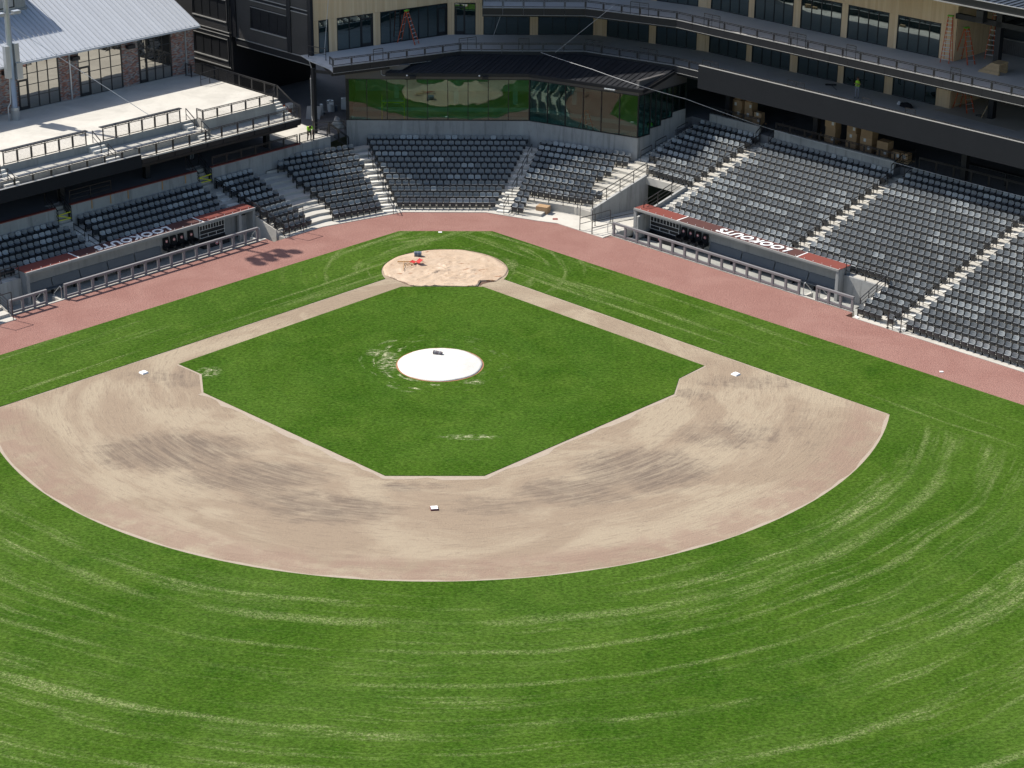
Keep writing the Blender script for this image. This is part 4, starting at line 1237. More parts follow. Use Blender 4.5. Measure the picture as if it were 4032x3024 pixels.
for i, (a, w) in enumerate(((-3.2, 23.9), (8.6, 24.0), (16.4, 24.0), (24.0, 24.0))):
    m = MB(); m.box(FL, a - .2, a + .2, w - .2, w + .2, 3.4, 5.3); m.build('column', 'steel_black', t_ter)
for i in range(6):   # stair at the right-hand end
    m = MB(); m.box(FL, -4.85, -3.91, 24.28 - .31 * (i + 1), 24.31 - .31 * i, 5.6, 7.0 - .167 * (i + 1)); m.build('step', 'concrete_step', t_ter)
for a0, a1 in ((3.9, 4.75), (12.2, 13.5), (20.95, 22.2)):
    for i in range(2):
        m = MB(); m.box(FL, a0, a1, 24.316 - .34 * (2 - i), 24.317 - .34 * (1 - i), 6.421, 6.421 + .19 * (i + 1)); m.build('step', 'concrete_step', t_ter)
        m = MB(); m.box(FL, a0, a1, 22.548 - .32 * (2 - i), 22.549 - .32 * (1 - i), 6.001, 6.001 + .14 * (i + 1)); m.build('step', 'concrete_step', t_ter)
m = MB(); m.box(FL, -4.9, T_FAR, 42, 42.3, 3.4, 5.3); m.build('concourse_back_wall', 'steel_black', t_ter)
G = 'railings on the terrace'
railing('drink-shelf railing on the terrace edge, left one', [FL(20.83, 24.36, 7.0), FL(13.6, 24.36, 7.0)], 1.02, 1.22, 'mesh', G, table=0.28)
railing('drink-shelf railing on the terrace edge, middle one', [FL(12.1, 24.36, 7.0), FL(4.85, 24.36, 7.0)], 1.02, 1.22, 'mesh', G, table=0.28)
railing('drink-shelf railing on the terrace edge, at the left picture edge', [FL(30, 24.36, 7.0), FL(22.3, 24.36, 7.0)], 1.02, 1.22, 'mesh', G, table=0.28)
railing('low mesh railing on the terrace corner nearest home plate', [FL(3.34, 24.25, 7.0), FL(3.34, 23.48, 7.0), FL(-3.75, 23.48, 7.0)], 0.82, 1.5, 'mesh', G)
railing('black mesh railing along the lower terrace edge above the concourse', [FL(T_FAR - 10, 21.33, 6.08), FL(-4.55, 21.33, 6.08)], 0.92, 1.55, 'mesh', G)
railing('black cable railing along the right end of the terrace', [FL(-3.9, 35.0, 7.0), FL(-3.95, 34.3, 7.0), FL(-4.95, 34.1, 7.0), FL(-4.95, 24.4, 7.0), FL(-4.95, 22.4, 6.0), FL(-4.75, 21.4, 6.0)], 1.05, 1.5, 'cable', G)
railing('short black gate rail at the top of the right terrace steps', [FL(-3.75, 23.5, 7.0), FL(-4.9, 24.7, 7.0)], 1.0, 1.6, 'mid', G)
railing('short black gate rail beside the shadow line on the terrace', [FL(-2.9, 31.7, 7.0), FL(-4.9, 31.9, 7.0)], 1.0, 1.2, 'mid', G)
for i, a in enumerate((4.1, 12.85, 21.6)):
    w = ('nearest home plate', 'in the middle', 'at the left edge')[i]
    railing(f'short stair handrail on the upper terrace step {w}', [FL(a, 24.6, 7.0), FL(a, 23.6, 6.42)], 0.9, 2, 'mid', G)
    railing(f'short stair handrail on the lower terrace step {w}', [FL(a, 22.7, 6.42), FL(a, 21.8, 6.0)], 0.9, 2, 'mid', G)
t = thing('display_board', FL(17, 21.1, 5.5), 'long black display board hung along the terrace front over first base', 'display board', 'black display boards')
m = MB(); m.box(FL, 11.1, T_FAR, 21.02, 21.235, 5.48, 6.44); m.build('panel', 'board_black', t)
m = MB(); m.box(FL, 11.1, T_FAR, 21.02, 21.235, 6.441, 6.47); m.build('top_edge', 'flashing', t)
m = MB()
for a in (11.3, 15, 19, 23, 27, 31, 35): m.box(FL, a, a + .1, 21.236, 21.30, 5.55, 6.3)
m.build('bracket', 'steel_black', t)

# brick hall
BW = 35.4
t = thing('brick_hall', FL(6, BW, 7.0), 'brick hall with pale standing seam metal roof and tall black framed windows', 'building')
wins = [(-2.86, .5), (2.1, 6.35), (8.2, 12.1), (14.3, 18.3), (20.5, 24.5)]
WT = 10.75
m = MB(); e = [-5.2]
for a, b in wins: e += [a, b]
e.append(27)
piers = list(zip(e[::2], e[1::2]))
for a, b in piers: m.box(FL, a, b, BW + .03, BW + .5, 7.0, 11.05)
m.box(FL, -5.2, 27, BW + .06, BW + .5, WT, 11.06); m.box(FL, -5.2, -4.9, BW + .5, 62, 3.4, 11.05)
wall = m.build('wall', 'concrete_dark', t)
bm_ = MB(); cols_ = []
rnd = random.Random(5)
PAL = [(0.30, 0.115, 0.075), (0.25, 0.09, 0.06), (0.36, 0.17, 0.12), (0.30, 0.27, 0.25), (0.22, 0.21, 0.21), (0.42, 0.36, 0.31), (0.16, 0.075, 0.06), (0.33, 0.15, 0.10)]
for pi, (a, b) in enumerate(piers):
    if a > 21: continue
    z = 7.02; r = 0
    while z < WT + .2:
        x = a + (0.11 if r % 2 else 0)
        while x < b - .02:
            x1 = min(x + .21, b)
            n0 = len(bm_.f); o = rnd.uniform(-.006, .008)
            bm_.box(FL, x, x1 - .012, BW - o, BW + .032, z, z + .062)
            c = rnd.choice(PAL) if rnd.random() > .22 else (0.24, 0.235, 0.24)
            cols_ += [c] * (len(bm_.f) - n0); x += .22
        z += .074; r += 1
br = bm_.build('brick', 'brick', wall); stuff(br)
at = br.data.color_attributes.new('tint', 'FLOAT_COLOR', 'CORNER')
dat = []
for p in br.data.polygons:
    for _ in p.loop_indices: dat += [*cols_[p.index], 1.0]
at.data.foreach_set('color', dat)
for a, b in wins[:4]:
    window(t, FL(b, BW + .05).xy, FL(a, BW + .05).xy, 7.02, WT, 4, 'glass_tan', (0.27, 0.52, 0.76), door=0)
m = MB(); m.box(FL, -5.0, 27, BW - .04, BW - .004, 7.0, 7.07); m.build('base_strip', 'flashing', t)
# roof panels with standing seams
PIT = 0.46; RE = 35.0; RTOP = 47.0; A0 = -5.5
zr = lambda w: 11.0 + (w - RE) * PIT
pw = 0.455; nP = 52
key = MB()
key.hexa([Vector((0, 0, 0)), Vector((pw, 0, 0)), Vector((pw, RTOP - RE, (RTOP - RE) * PIT)), Vector((0, RTOP - RE, (RTOP - RE) * PIT)), Vector((0, 0, .03)), Vector((pw, 0, .03)), Vector((pw, RTOP - RE, (RTOP - RE) * PIT + .03)), Vector((0, RTOP - RE, (RTOP - RE) * PIT + .03))])
key.hexa([Vector((0, 0, .03)), Vector((.028, 0, .03)), Vector((.028, RTOP - RE, (RTOP - RE) * PIT + .03)), Vector((0, RTOP - RE, (RTOP - RE) * PIT + .03)), Vector((0, 0, .135)), Vector((.028, 0, .135)), Vector((.028, RTOP - RE, (RTOP - RE) * PIT + .135)), Vector((0, RTOP - RE, (RTOP - RE) * PIT + .135))])
pm = key.mesh('roof_panel', 'roof_white_metal')
rz = math.atan2(FL.t.y, FL.t.x)
# local x runs along -a direction so that y is uphill
rzz = math.atan2(-FL.t.y, -FL.t.x)
for i in range(nP): link('roof_panel', pm, t, FL(A0 + pw * (i + 1), RE, 11.0) - t.location, rzz)
m = MB(); m.box(FL, A0 - .05, A0 + pw * nP, RE - .16, RE - .01, 10.83, 11.0); m.build('gutter', 'roof_white_metal', t)
m = MB(); m.hexa([FL(A0 - .06, RE - .05, 10.8), FL(A0 - .005, RE - .05, 10.8), FL(A0 - .005, RTOP, zr(RTOP) - .2), FL(A0 - .06, RTOP, zr(RTOP) - .2), FL(A0 - .06, RE - .05, 11.06), FL(A0 - .005, RE - .05, 11.06), FL(A0 - .005, RTOP, zr(RTOP) + .07), FL(A0 - .06, RTOP, zr(RTOP) + .07)]); m.build('rake_trim', 'roof_white_metal', t)
m = MB(); m.box(FL, -5.2, 27, BW + .5, RTOP, 10.6, 10.9); m.build('ceiling', 'interior_wall', t)
m = MB(); m.hexa([FL(A0, RTOP, 10), FL(A0 + pw * nP, RTOP, 10), FL(A0 + pw * nP, 62, 10), FL(A0, 62, 10), FL(A0, RTOP, zr(RTOP)), FL(A0 + pw * nP, RTOP, zr(RTOP)), FL(A0 + pw * nP, 62, 11), FL(A0, 62, 11)]); m.build('roof_rear', 'roof_white_metal', t)
for a in (-4.3, 7.2):
    m = MB(); m.box(FL, a - .06, a + .06, BW - .1, BW - .012, 7.0, 10.85); m.build('downpipe', 'galvanised', t)
for a in (1.35, 6.75, 13.1):
    m = MB(); m.box(FL, a - .35, a + .35, BW - .42, BW - .02, 10.22, 10.5); m.build('wall_light', 'steel_black', t)
# roof monitor at the top left
m = MB(); m.box(FL, 7.45, 28, 40.55, 52, 12.0, 15.4); mon = m.build('roof_monitor', 'galvanised', t)
window(t, FL(27, 40.53).xy, FL(8.5, 40.53).xy, 13.85, 15.25, 12, 'glass_dark')
m = MB(); m.box(FL, 7.0, 28.3, 40.2, 52, 15.41, 15.62); m.build('monitor_roof', 'roof_white_metal', t)
m = MB(); m.box(FL, 7.42, 28, 40.40, 40.53, 13.5, 13.68); m.build('monitor_sill', 'flashing', t)
rb_ = MB()
for i in range(7): rb_.box(FL, 7.5 + .14 * i, 7.56 + .14 * i, 40.5, 40.549, 13.7, 15.38)
stuff(rb_.build('monitor_ribs', 'galvanised', t))

# light tower
pa, pwv = 13.55, 33.75
t = thing('light_pole', FL(pa, pwv, 7.0), 'tall galvanised light pole with equipment cabinets standing on the terrace', 'light pole')
m = MB(); m.tube([FL(pa, pwv, 7.0), FL(pa, pwv, 7.8)], .33, 16); m.build('base', 'concrete_wall', t)
m = MB(); m.tube([FL(pa, pwv, 7.8), FL(pa, pwv, 8.0)], .36, 12); m.build('flange', 'galvanised', t)
m = MB(); m.tube([FL(pa, pwv, 8.0), FL(pa, pwv, 14), FL(pa, pwv, 27.6)], [.24, .22, .13], 14); m.build('shaft', 'galvanised', t, True)
for a, w, z0, z1, wd in ((.42, -.1, 10.4, 12.9, .2), (-.40, -.1, 11.2, 13.0, .2), (-.46, -.2, 10.2, 11.5, .26)):
    m = MB(); m.box(FL, pa + a - wd, pa + a + wd, pwv + w - .25, pwv + w + .15, z0, z1); m.build('cabinet', 'galvanised', t)
m = MB(); m.tube([FL(pa + .6, pwv, 7.0), FL(pa + .6, pwv, 8.1), FL(pa + .35, pwv, 8.4), FL(pa + .25, pwv, 10.3)], .05, 6); m.build('conduit', 'galvanised', t)
for z in (15.2,):
    m = MB(); m.bar(FL(pa - .9, pwv, z), FL(pa + .9, pwv, z), .08); m.build('lamp_bar', 'galvanised', t)
    for s in (-1, 1):
        m = MB(); m.box(FL, pa + s * .7 - .3, pa + s * .7 + .3, pwv - .4, pwv + .05, z + .04, z + .28); m.build('lamp', 'galvanised', t)
for z, n, hw in ((27.2, 4, 1.75), (26.2, 3, 1.3)):
    m = MB(); m.bar(FL(pa - hw, pwv - .2, z), FL(pa + hw, pwv - .2, z), .14); m.build('lamp_bar', 'galvanised', t)
    for i in range(n):
        a = pa - hw + 2 * hw * i / (n - 1); q = FL(a, pwv - .62, z + .1 * (i % 2))
        m = MB(); d_ = (FL(0, -1, -.55) - FL(0, 0, 0)).normalized()
        m.tube([q - d_ * .38, q - d_ * .2, q + d_ * .3], [.2, .42, .5], 14); m.build('lamp', 'galvanised', t)


# ------------------------------------------------------------------ clubhouse behind home plate and along third base
t_cl = thing('clubhouse', (6, 30, 3.4), 'large dark clubhouse with wood clad walls, open decks and black railings', 'building')
def part(name, mat, m, parent=None, smooth=False): return m.build(name, mat, parent or t_cl, smooth)
FLOOR1, FLOOR2 = 9.05, 12.73
A = (-11.4, 26.75); B = (-.19, 33.79); C_ = (12.6, 33.86); D_ = (21.3, 28.55)
E_ = tuple(FR(-5.05, 35.25).xy); RW = 35.25
# deck edges
e0, e1, e2, e3 = Vector((-9.29, 21.25, 0)), Vector((.91, 26.65, 0)), Vector((11.13, 26.75, 0)), FR(-2.95, 28.65)
e4 = FR(46, 28.65)
d1 = [e0, e1, e2, e3, e4]
d2 = [Vector((2.69, 26.05, 0)), Vector((11.12, 25.98, 0)), FR(-2.8, 28.65), e4]
def slab(name, pts, z0, z1, mat):
    m = MB(); m.prism([(p[0], p[1]) for p in pts], z0, z1, bottom=True); return part(name, mat, m)
back = [FR(46, 46), Vector((20, 44, 0)), Vector((-12, 40, 0))]
slab('floor_slab', d1 + [FR(46, 46), Vector((20, 46, 0)), Vector((-9.0, 46, 0)), Vector((*A, 0))], FLOOR1 - .07, FLOOR1, 'concrete_deck')
slab('floor_slab', d2 + [FR(46, 46), Vector((20, 46, 0)), Vector((2.69, 46, 0))], FLOOR2 - .08, FLOOR2, 'concrete_deck')
def offs(pts, d):
    out = []
    for i, p in enumerate(pts):
        a = pts[max(i - 1, 0)]; b = pts[min(i + 1, len(pts) - 1)]
        n1 = (p - a).normalized() if i else (b - p).normalized(); n2 = (b - p).normalized() if i < len(pts) - 1 else n1
        n1 = Vector((-n1.y, n1.x, 0)); n2 = Vector((-n2.y, n2.x, 0)); n = (n1 + n2).normalized()
        out.append(p + n * (d / max(.3, n.dot(n1))))
    return out
def band(name, pts, o0, o1, z0, z1, mat, piece=None, gap=0.0):
    """vertical band following pts, between offsets o0..o1 behind the edge."""
    P0, P1 = offs(pts, o0), offs(pts, o1)
    for i in range(len(pts) - 1):
        L = (pts[i + 1] - pts[i]).length; n = max(1, round(L / piece)) if piece else 1
        for k in range(n):
            f0, f1 = k / n, (k + 1) / n
            if gap: f1 -= gap / L
            q = [P0[i].lerp(P0[i + 1], f0), P0[i].lerp(P0[i + 1], f1), P1[i].lerp(P1[i + 1], f1), P1[i].lerp(P1[i + 1], f0)]
            if in_view(q[0] + Vector((0, 0, z1)), .15) or in_view(q[1] + Vector((0, 0, z1)), .15):
                m = MB(); m.hexa([v + Vector((0, 0, z0)) for v in q] + [v + Vector((0, 0, z1)) for v in q]); part(name, mat, m)
di = offs(d1, .25); slab('soffit', di + [FR(46, 46), Vector((20, 46, 0)), Vector((-9.0, 46, 0)), Vector((-11.2, 27.0, 0))], 8.62, 8.978, 'steel_black')
di = offs(d2, .25); slab('soffit', di + [FR(46, 46), Vector((20, 46, 0)), Vector((2.9, 46, 0))], 12.425, 12.648, 'steel_black')
band('front_strip', d1, .06, 1.5, FLOOR1 + .001, FLOOR1 + .012, 'concrete_strip')
band('front_strip', d2, .06, 1.5, FLOOR2 + .001, FLOOR2 + .012, 'concrete_strip')
band('fascia_panel', d1, -.08, .05, 8.96, 9.45, 'steel_black', 1.7, .02)
band('fascia_panel', d2, -.08, .05, 12.64, 13.20, 'steel_black', 1.7, .02)
band('fascia_cap', d1, -.10, .055, 9.452, 9.482, 'flashing')
band('fascia_cap', d2, -.10, .055, 13.202, 13.232, 'flashing')
band('fascia_foot', d1, -.11, .055, 8.93, 8.957, 'flashing')
band('fascia_foot', d2, -.11, .055, 12.61, 12.637, 'flashing')

# wood clad walls with their windows
def facade(P, Q, z0, z1, wins, wz, panes, bz=None, door={}):
    wood_wall(t_cl, P, Q, z0, z1, wins, wz, board_z=bz)
    d = Vector((Q[0] - P[0], Q[1] - P[1])).normalized()
    for i, (s0, s1) in enumerate(wins):
        n = panes[i] if isinstance(panes, (list, tuple)) else panes
        window(t_cl, (P[0] + d.x * s0, P[1] + d.y * s0), (P[0] + d.x * s1, P[1] + d.y * s1), z0 + .01, wz - .01, n, 'glass_dark', door=door.get(i))
facade(A, B, FLOOR1, 18.7, [(.67, 1.62), (2.4, 5.84), (6.52, 13.12)], 11.82, [1, 3, 7], 13.9, {1: 2, 2: 6})
facade(B, C_, FLOOR1, FLOOR2 - .31, [(.5, 2.32), (2.99, 6.97), (7.67, 12.42)], 11.82, [2, 4, 4], None, {0: 0})
facade(C_, D_, FLOOR1, FLOOR2 - .31, [(.91, 4.96), (5.61, 9.45)], 11.82, [4, 4])
facade(D_, E_, FLOOR1, FLOOR2 - .31, [], 11.82, 0)
RL1 = [(-4.65, -.7), (-.14, 3.78), (4.53, 8.52), (9.08, 12.98), (13.75, 17.77)]
rp = lambda a: FR(a, RW).xy
facade(tuple(rp(-5.03)), tuple(rp(19.05)), FLOOR1, FLOOR2 - .31, [(a + 5.03, b + 5.03) for a, b in RL1], 11.82, 4)
facade(B, C_, FLOOR2, 18.7, [(.7, 5.5), (6.5, 12.0)], 15.4, 4, 15.6)
facade(C_, D_, FLOOR2, 18.7, [(.91, 4.96), (5.57, 9.45)], 15.4, 4, 15.6)
facade(D_, E_, FLOOR2, 18.7, [], 15.4, 0, 15.6)
facade(tuple(rp(-5.03)), tuple(rp(19.05)), FLOOR2, 18.7, [(a + 5.03, b + 5.03) for a, b in [(-4.65, -.7), (-.12, 3.82), (4.53, 8.52), (9.1, 12.97), (13.76, 17.68)]], 15.4, 4, 18.0)
# return wall of the wood block and the open bay at the right edge
for z0, z1 in ((FLOOR1, FLOOR2 - .31), (FLOOR2, 18.7)):
    wood_wall(t_cl, tuple(FR(19.06, RW + .02).xy), tuple(FR(19.06, 40.5).xy), z0, z1, [], z1 - .02)
    m = MB(); m.box(FR, 19.0, 46, 40.6, 40.8, z0, z1); part('rear_wall', 'interior_dark', m)
    m = MB(); m.box(FR, 19.3, 40, 40.0, 40.08, z0, z0 + 1.15); part('half_wall', 'ribbed_metal', m)
    r = MB(); a = 19.4
    while a < 30: r.box(FR, a, a + .05, 39.96, 40.0, z0 + .02, z0 + 1.13); a += .16
    stuff(part('half_wall_ribs', 'ribbed_metal', r))
    m = MB(); m.box(FR, 19.3, 30, 39.93, 40.12, z0 + 1.151, z0 + 1.2); part('counter_top', 'flashing', m)
    for a in (22.75, 32.0):
        m = MB(); m.box(FR, a - .22, a + .22, RW - .25, RW + .25, z0, z1 - .01); part('column', 'steel_black', m)
m = MB(); m.box(FR, 19.0, 46, 35.0, 35.3, 16.05, 16.45); part('cross_beam', 'steel_black', m)
m = MB(); m.box(FR, 22.98, 23.2, 35.3, 40, 16.05, 16.4); part('cross_beam', 'steel_black', m)
slab('floor_cover', [FR(18.3, 34.0), FR(26, 33.6), FR(26, 39.9), FR(19.1, 39.9), FR(19.1, 35.3)], FLOOR1 + .001, FLOOR1 + .008, 'floor_dusty')
# roof canopy above the picture, whose shadow falls on the seats
sh = SUN * (7.22 / SUN.z); sh.z = 0
can = [p + sh for p in (FL(-5.8, 44), FL(-5.8, 27.0), Vector((-13.4, 23.75, 0)), Vector((-8.6, 23.85, 0)), Vector((-2.0, 26.3, 0)), Vector((11.1, 26.1, 0)), FR(-3.2, 29.0))] + [Vector((16, 42, 0)), Vector((-8, 56, 0))]
m = MB(); m.prism([(p.x, p.y) for p in can], 26.0, 26.4, bottom=True); part('high_roof', 'roof_black_metal', m)
m = MB(); m.prism([(-11, 36), (12, 36), (12, 42), (-11, 46)], 18.7, 26.0); part('upper_wall', 'steel_black', m)
can = [FR(-3.2, 29.0), FR(46, 29.0), FR(46, 46), FR(-12, 46), FR(-12, 32)]  # left end added out of view to block sun between the two roofs
m = MB(); m.prism([(p.x, p.y) for p in can], 18.78, 19.3, bottom=True); part('roof', 'roof_black_metal', m)
m = MB(); m.box(FR, -2, 46, 28.90, 28.985, 19.301, 19.34); m.box(FR, -2, 46, 28.93, 28.99, 18.70, 18.778); part('roof_trim', 'flashing', m)
ms = MB(); a = -2.0
while a < 45: ms.box(FR, a, a + .04, 29.1, 46, 19.301, 19.36); a += .5
stuff(part('roof_seams', 'roof_black_metal', ms))

# glass club under the black hipped roof
SILL, GTOP, GY = 4.30, 7.80, 23.9
q0, q1, q2 = (-8.47, GY), (6.57, GY), (15.2, 19.1)
CA = (q2[0] - q2[1]) / R2
q3 = tuple(FR(CA, 30.2).xy)
t = t_cl
for P, Q in ((q0, q1), (q1, q2)):
    P, Q = Vector((*P, 0)), Vector((*Q, 0)); d = (Q - P).normalized(); n = Vector((d.y, -d.x, 0))
    m = MB(); b0, b1 = P - n * .3, Q - n * .3
    m.hexa([P + Vector((0, 0, 1.5)), Q + Vector((0, 0, 1.5)), b1 + Vector((0, 0, 1.5)), b0 + Vector((0, 0, 1.5)), P + Vector((0, 0, SILL)), Q + Vector((0, 0, SILL)), b1 + Vector((0, 0, SILL)), b0 + Vector((0, 0, SILL))])
    part('plinth', 'concrete_wall', m)
    m = MB(); m.hexa([v + Vector((0, 0, GTOP + .001)) for v in (P, Q, b1, b0)] + [v + Vector((0, 0, 8.35)) for v in (P, Q, b1, b0)]); part('header', 'ribbed_metal', m)
window(t, q0, q1, SILL, GTOP, 9, 'glass_clear', (), fr=.05)
window(t, q1, q2, SILL, GTOP, 6, 'glass_clear', (), fr=.05)
st = [(24.25, 25.75, 4.30), (25.75, 27.1, 4.78), (27.1, 28.5, 5.2), (28.5, 30.2, 5.6)]
for w0, w1, zs in st:
    m = MB(); m.box(FR, CA - .3, CA, w0 + .004, w1, 2.2, zs); part('plinth', 'concrete_wall', m)
    window(t, FR(CA, w0 + .01).xy, FR(CA, w1).xy, zs, GTOP, 2, 'glass_clear', (), fr=.05)
m = MB(); m.box(FR, CA - .3, CA, 24.25, 30.2, GTOP + .001, 9.0); part('header', 'ribbed_metal', m)
m = MB(); m.cube(q0[0] - .02, q0[0] + .25, GY + .02, 34, 3.4, GTOP + .5); part('side_wall', 'steel_black', m)
# interior
inner = [(q0[0] + .25, GY + .35), (q1[0] - .1, GY + .35), (q2[0] - .3, q2[1] + .45), (FR(CA - .35, 30).x, FR(CA - .35, 30).y), (19.0, 33.0), (q0[0] + .25, 33.0)]
slab('club_floor', inner, 3.42, 3.6, 'floor_dusty')
slab('club_ceiling', inner, 8.15, 8.3, 'interior_dark')
m = MB(); m.cube(q0[0] + .25, 19.0, 33.0, 33.2, 3.4, 8.2); part('club_rear_wall', 'interior_wall', m)
for x in (-4.5, 0.5, 5.5, 10.5):
    m = MB(); m.cube(x - .2, x + .2, 28.8, 29.2, 3.6, 8.15); part('column', 'interior_wall', m)
for i in range(2):   # inner risers
    m = MB(); m.prism([(q0[0] + .3, 26.2 + i * 1.6), (7.3, 26.2 + i * 1.6), (15.9, 21.6 + i * 1.6), (18.2, 24.0 + i * 1.6), (18.4, 32.9), (q0[0] + .3, 32.9)], 3.6, 3.95 + .35 * i); part('club_riser', 'floor_dusty', m)

# hipped black roof
EV, EZ = .42, 8.37
ev = [Vector((-5.2, GY - EV, EZ)), Vector((q1[0] - .1, GY - EV, EZ)), Vector((q2[0] + .25, q2[1] - .42, EZ))]
rt = [Vector((-3.2, 25.3, 9.05)), Vector((.8, 27.4, 9.25)), Vector((11.2, 27.4, 9.25)), FR(-2.75, 29.0, 9.2)]
def seam_panels(E0, E1, T0, T1, n):
    for i in range(n):
        f0, f1 = i / n, (i + 1) / n
        a, b, c, d = E0.lerp(E1, f0), E0.lerp(E1, f1), T0.lerp(T1, f1), T0.lerp(T1, f0)
        up = Vector((0, 0, .03)); s = (b - a).normalized() * .03; s2 = (c - d).normalized() * .03 if (c - d).length > .05 else Vector()
        m = MB(); m.hexa([a, b, c, d, a + up, b + up, c + up, d + up])
        k = Vector((0, 0, .05)); a, d = a + up, d + up
        m.hexa([a, a + s, d + s2, d, a + k, a + s + k, d + s2 + k, d + k])
        part('roof_panel', 'roof_black_metal', m)
seam_panels(ev[0], ev[1].lerp(ev[0], 0.0), rt[1].lerp(rt[0], .9), Vector((8.2, 27.4, 9.25)), 26)
seam_panels(ev[1] + Vector((.01, 0, 0)), ev[2], Vector((8.22, 27.4, 9.25)), FR(-2.85, 28.8, 9.2), 22)
for a, b in ((ev[0], ev[1]), (ev[1], ev[2])):
    m = MB(); m.bar(a + Vector((0, -.02, -.12)), b + Vector((0, -.02, -.12)), .08, .26); part('gutter', 'steel_black', m)
m = MB(); m.bar(ev[2] + Vector((0.05, 0, -.16)), FR(-2.64, 28.8, 9.0), .05, .26); part('rake_trim', 'steel_black', m)
m = MB(); m.hexa([Vector((-8.5, GY - .02, GTOP)), Vector((-5.2, GY - .02, GTOP)), Vector((-5.2, GY + .3, GTOP)), Vector((-8.5, GY + .3, GTOP)), Vector((-8.5, GY - .02, 8.95)), Vector((-3.2, GY - .02, 8.95)), Vector((-3.2, GY + .3, 8.95)), Vector((-8.5, GY + .3, 8.95))]); part('upper_wall', 'ribbed_metal', m)
for i, (x, w) in enumerate(((-3.2, .5), (2.7, .5))):
    m = MB(); m.cube(x, x + w, GY - .75, GY - .5, 8.02, 8.2); part('eave_light', 'steel_black', m)
    m = MB(); m.cube(x - .3, x - .18, GY - .5, GY - .46, 8.16, 8.27); part('eave_sensor', 'emblem_white', m)
d = (Vector(q2) - Vector(q1)).normalized(); n = Vector((d.y, -d.x)); c = Vector(q1) + d * 7.1 + n * .55
m = MB()
for i in range(4):
    p = c + d * (i * .24)
    m.hexa([Vector((p.x, p.y, 8.06)), Vector((p.x + d.x * .21, p.y + d.y * .21, 8.06)), Vector((p.x + d.x * .21 + n.x * .12, p.y + d.y * .21 + n.y * .12, 8.14)), Vector((p.x + n.x * .12, p.y + n.y * .12, 8.14)),
            Vector((p.x, p.y, 8.2)), Vector((p.x + d.x * .21, p.y + d.y * .21, 8.2)), Vector((p.x + d.x * .21 + n.x * .1, p.y + d.y * .21 + n.y * .1, 8.22)), Vector((p.x + n.x * .1, p.y + n.y * .1, 8.22))])
part('flood_light', 'lamp_face', m)
m = MB(); m.tube([Vector((-5.55, GY - .05, 8.55)), Vector((-5.55, GY - .05, 8.2)), Vector((-5.4, GY - .05, 8.08)), Vector((-5.0, GY - .08, 8.08))], .04, 6); part('drain_pipe', 'galvanised', m)

# deck railings
G = 'black mesh railings on the clubhouse decks'
def deck_rail(lb, pts, z, gates=()):
    railing(lb, [Vector((p.x, p.y, z)) for p in pts], .64, 1.62, 'mesh', G, gates=gates)
d1r, d2r = offs(d1, 0.0), offs(d2, 0.0)
deck_rail('black mesh railing on the left wing of the lower deck', [Vector((-9.6, 22.0, 0)), d1r[0], d1r[1]], 9.48)
deck_rail('black mesh railing along the middle of the lower deck', [d1r[1], d1r[2]], 9.48)
deck_rail('black mesh railing on the angled part of the lower deck', [d1r[2], d1r[3]], 9.48)
deck_rail('black mesh railing along the lower deck above the display board', [d1r[3], FR(33, 28.65)], 9.48)
deck_rail('black mesh railing along the middle of the upper deck', [Vector((2.75, 28.0, 0)), d2r[0], d2r[1]], 13.23)
deck_rail('black mesh railing on the angled part of the upper deck', [d2r[1], d2r[2]], 13.23)
deck_rail('black mesh railing along the upper deck on the third base side', [d2r[2], FR(33, 28.65)], 13.23)
gx = 1
for base, z, spots in ((d1, 9.48, [(0, 3.6), (0, 11.4), (1, 4.8), (2, 0.1), (2, 5.2), (3, 3.0), (3, 11.5), (3, 18.5), (3, 22.4)]), (d2, 13.23, [(1, 4.0), (2, 2.8), (2, 11.2), (2, 16.6), (2, 25.8)])):
    for i, s in spots:
        p, q = base[i], base[i + 1]; d = (q - p).normalized(); c = p + d * s; c.z = z
        w = .85 if (i, s) in ((0, 3.6), (1, 4.8), (3, 18.5), (3, 22.4), (2, 16.6), (2, 25.8)) else 1.6
        deck = 'lower' if base is d1 else 'upper'
        t = thing('raised_rail', c, f'raised black guard frame, {ORD[[k for k in spots].index((i, s)) + 1]} from the left on the {deck} deck railing', 'guard rail', 'raised guard frames on the deck railings')
        m = MB(); e = c + d * w; U = lambda h: Vector((0, 0, h))
        m.bar(c, c + U(1.0), .045); m.bar(e, e + U(1.0), .045); m.bar(c + U(1.0), e + U(1.0), .05); m.bar(c + U(.82), e + U(.82), .025)
        if w > 1: m.bar(c + d * w / 2, c + d * w / 2 + U(1.0), .04)
        m.build('frame', 'rail_black', t)

# display board over the third base concourse
t = thing('display_board', FR(15, 28.4, 8.2), 'long black display board hung below the lower deck over third base', 'display board', 'black display boards')
m = MB(); m.box(FR, -.15, 46, 28.38, 28.56, 8.16, 10.02); m.build('panel', 'board_black', t)
m = MB(); m.box(FR, -.15, 46, 28.38, 28.56, 10.021, 10.05); m.build('top_edge', 'flashing', t)

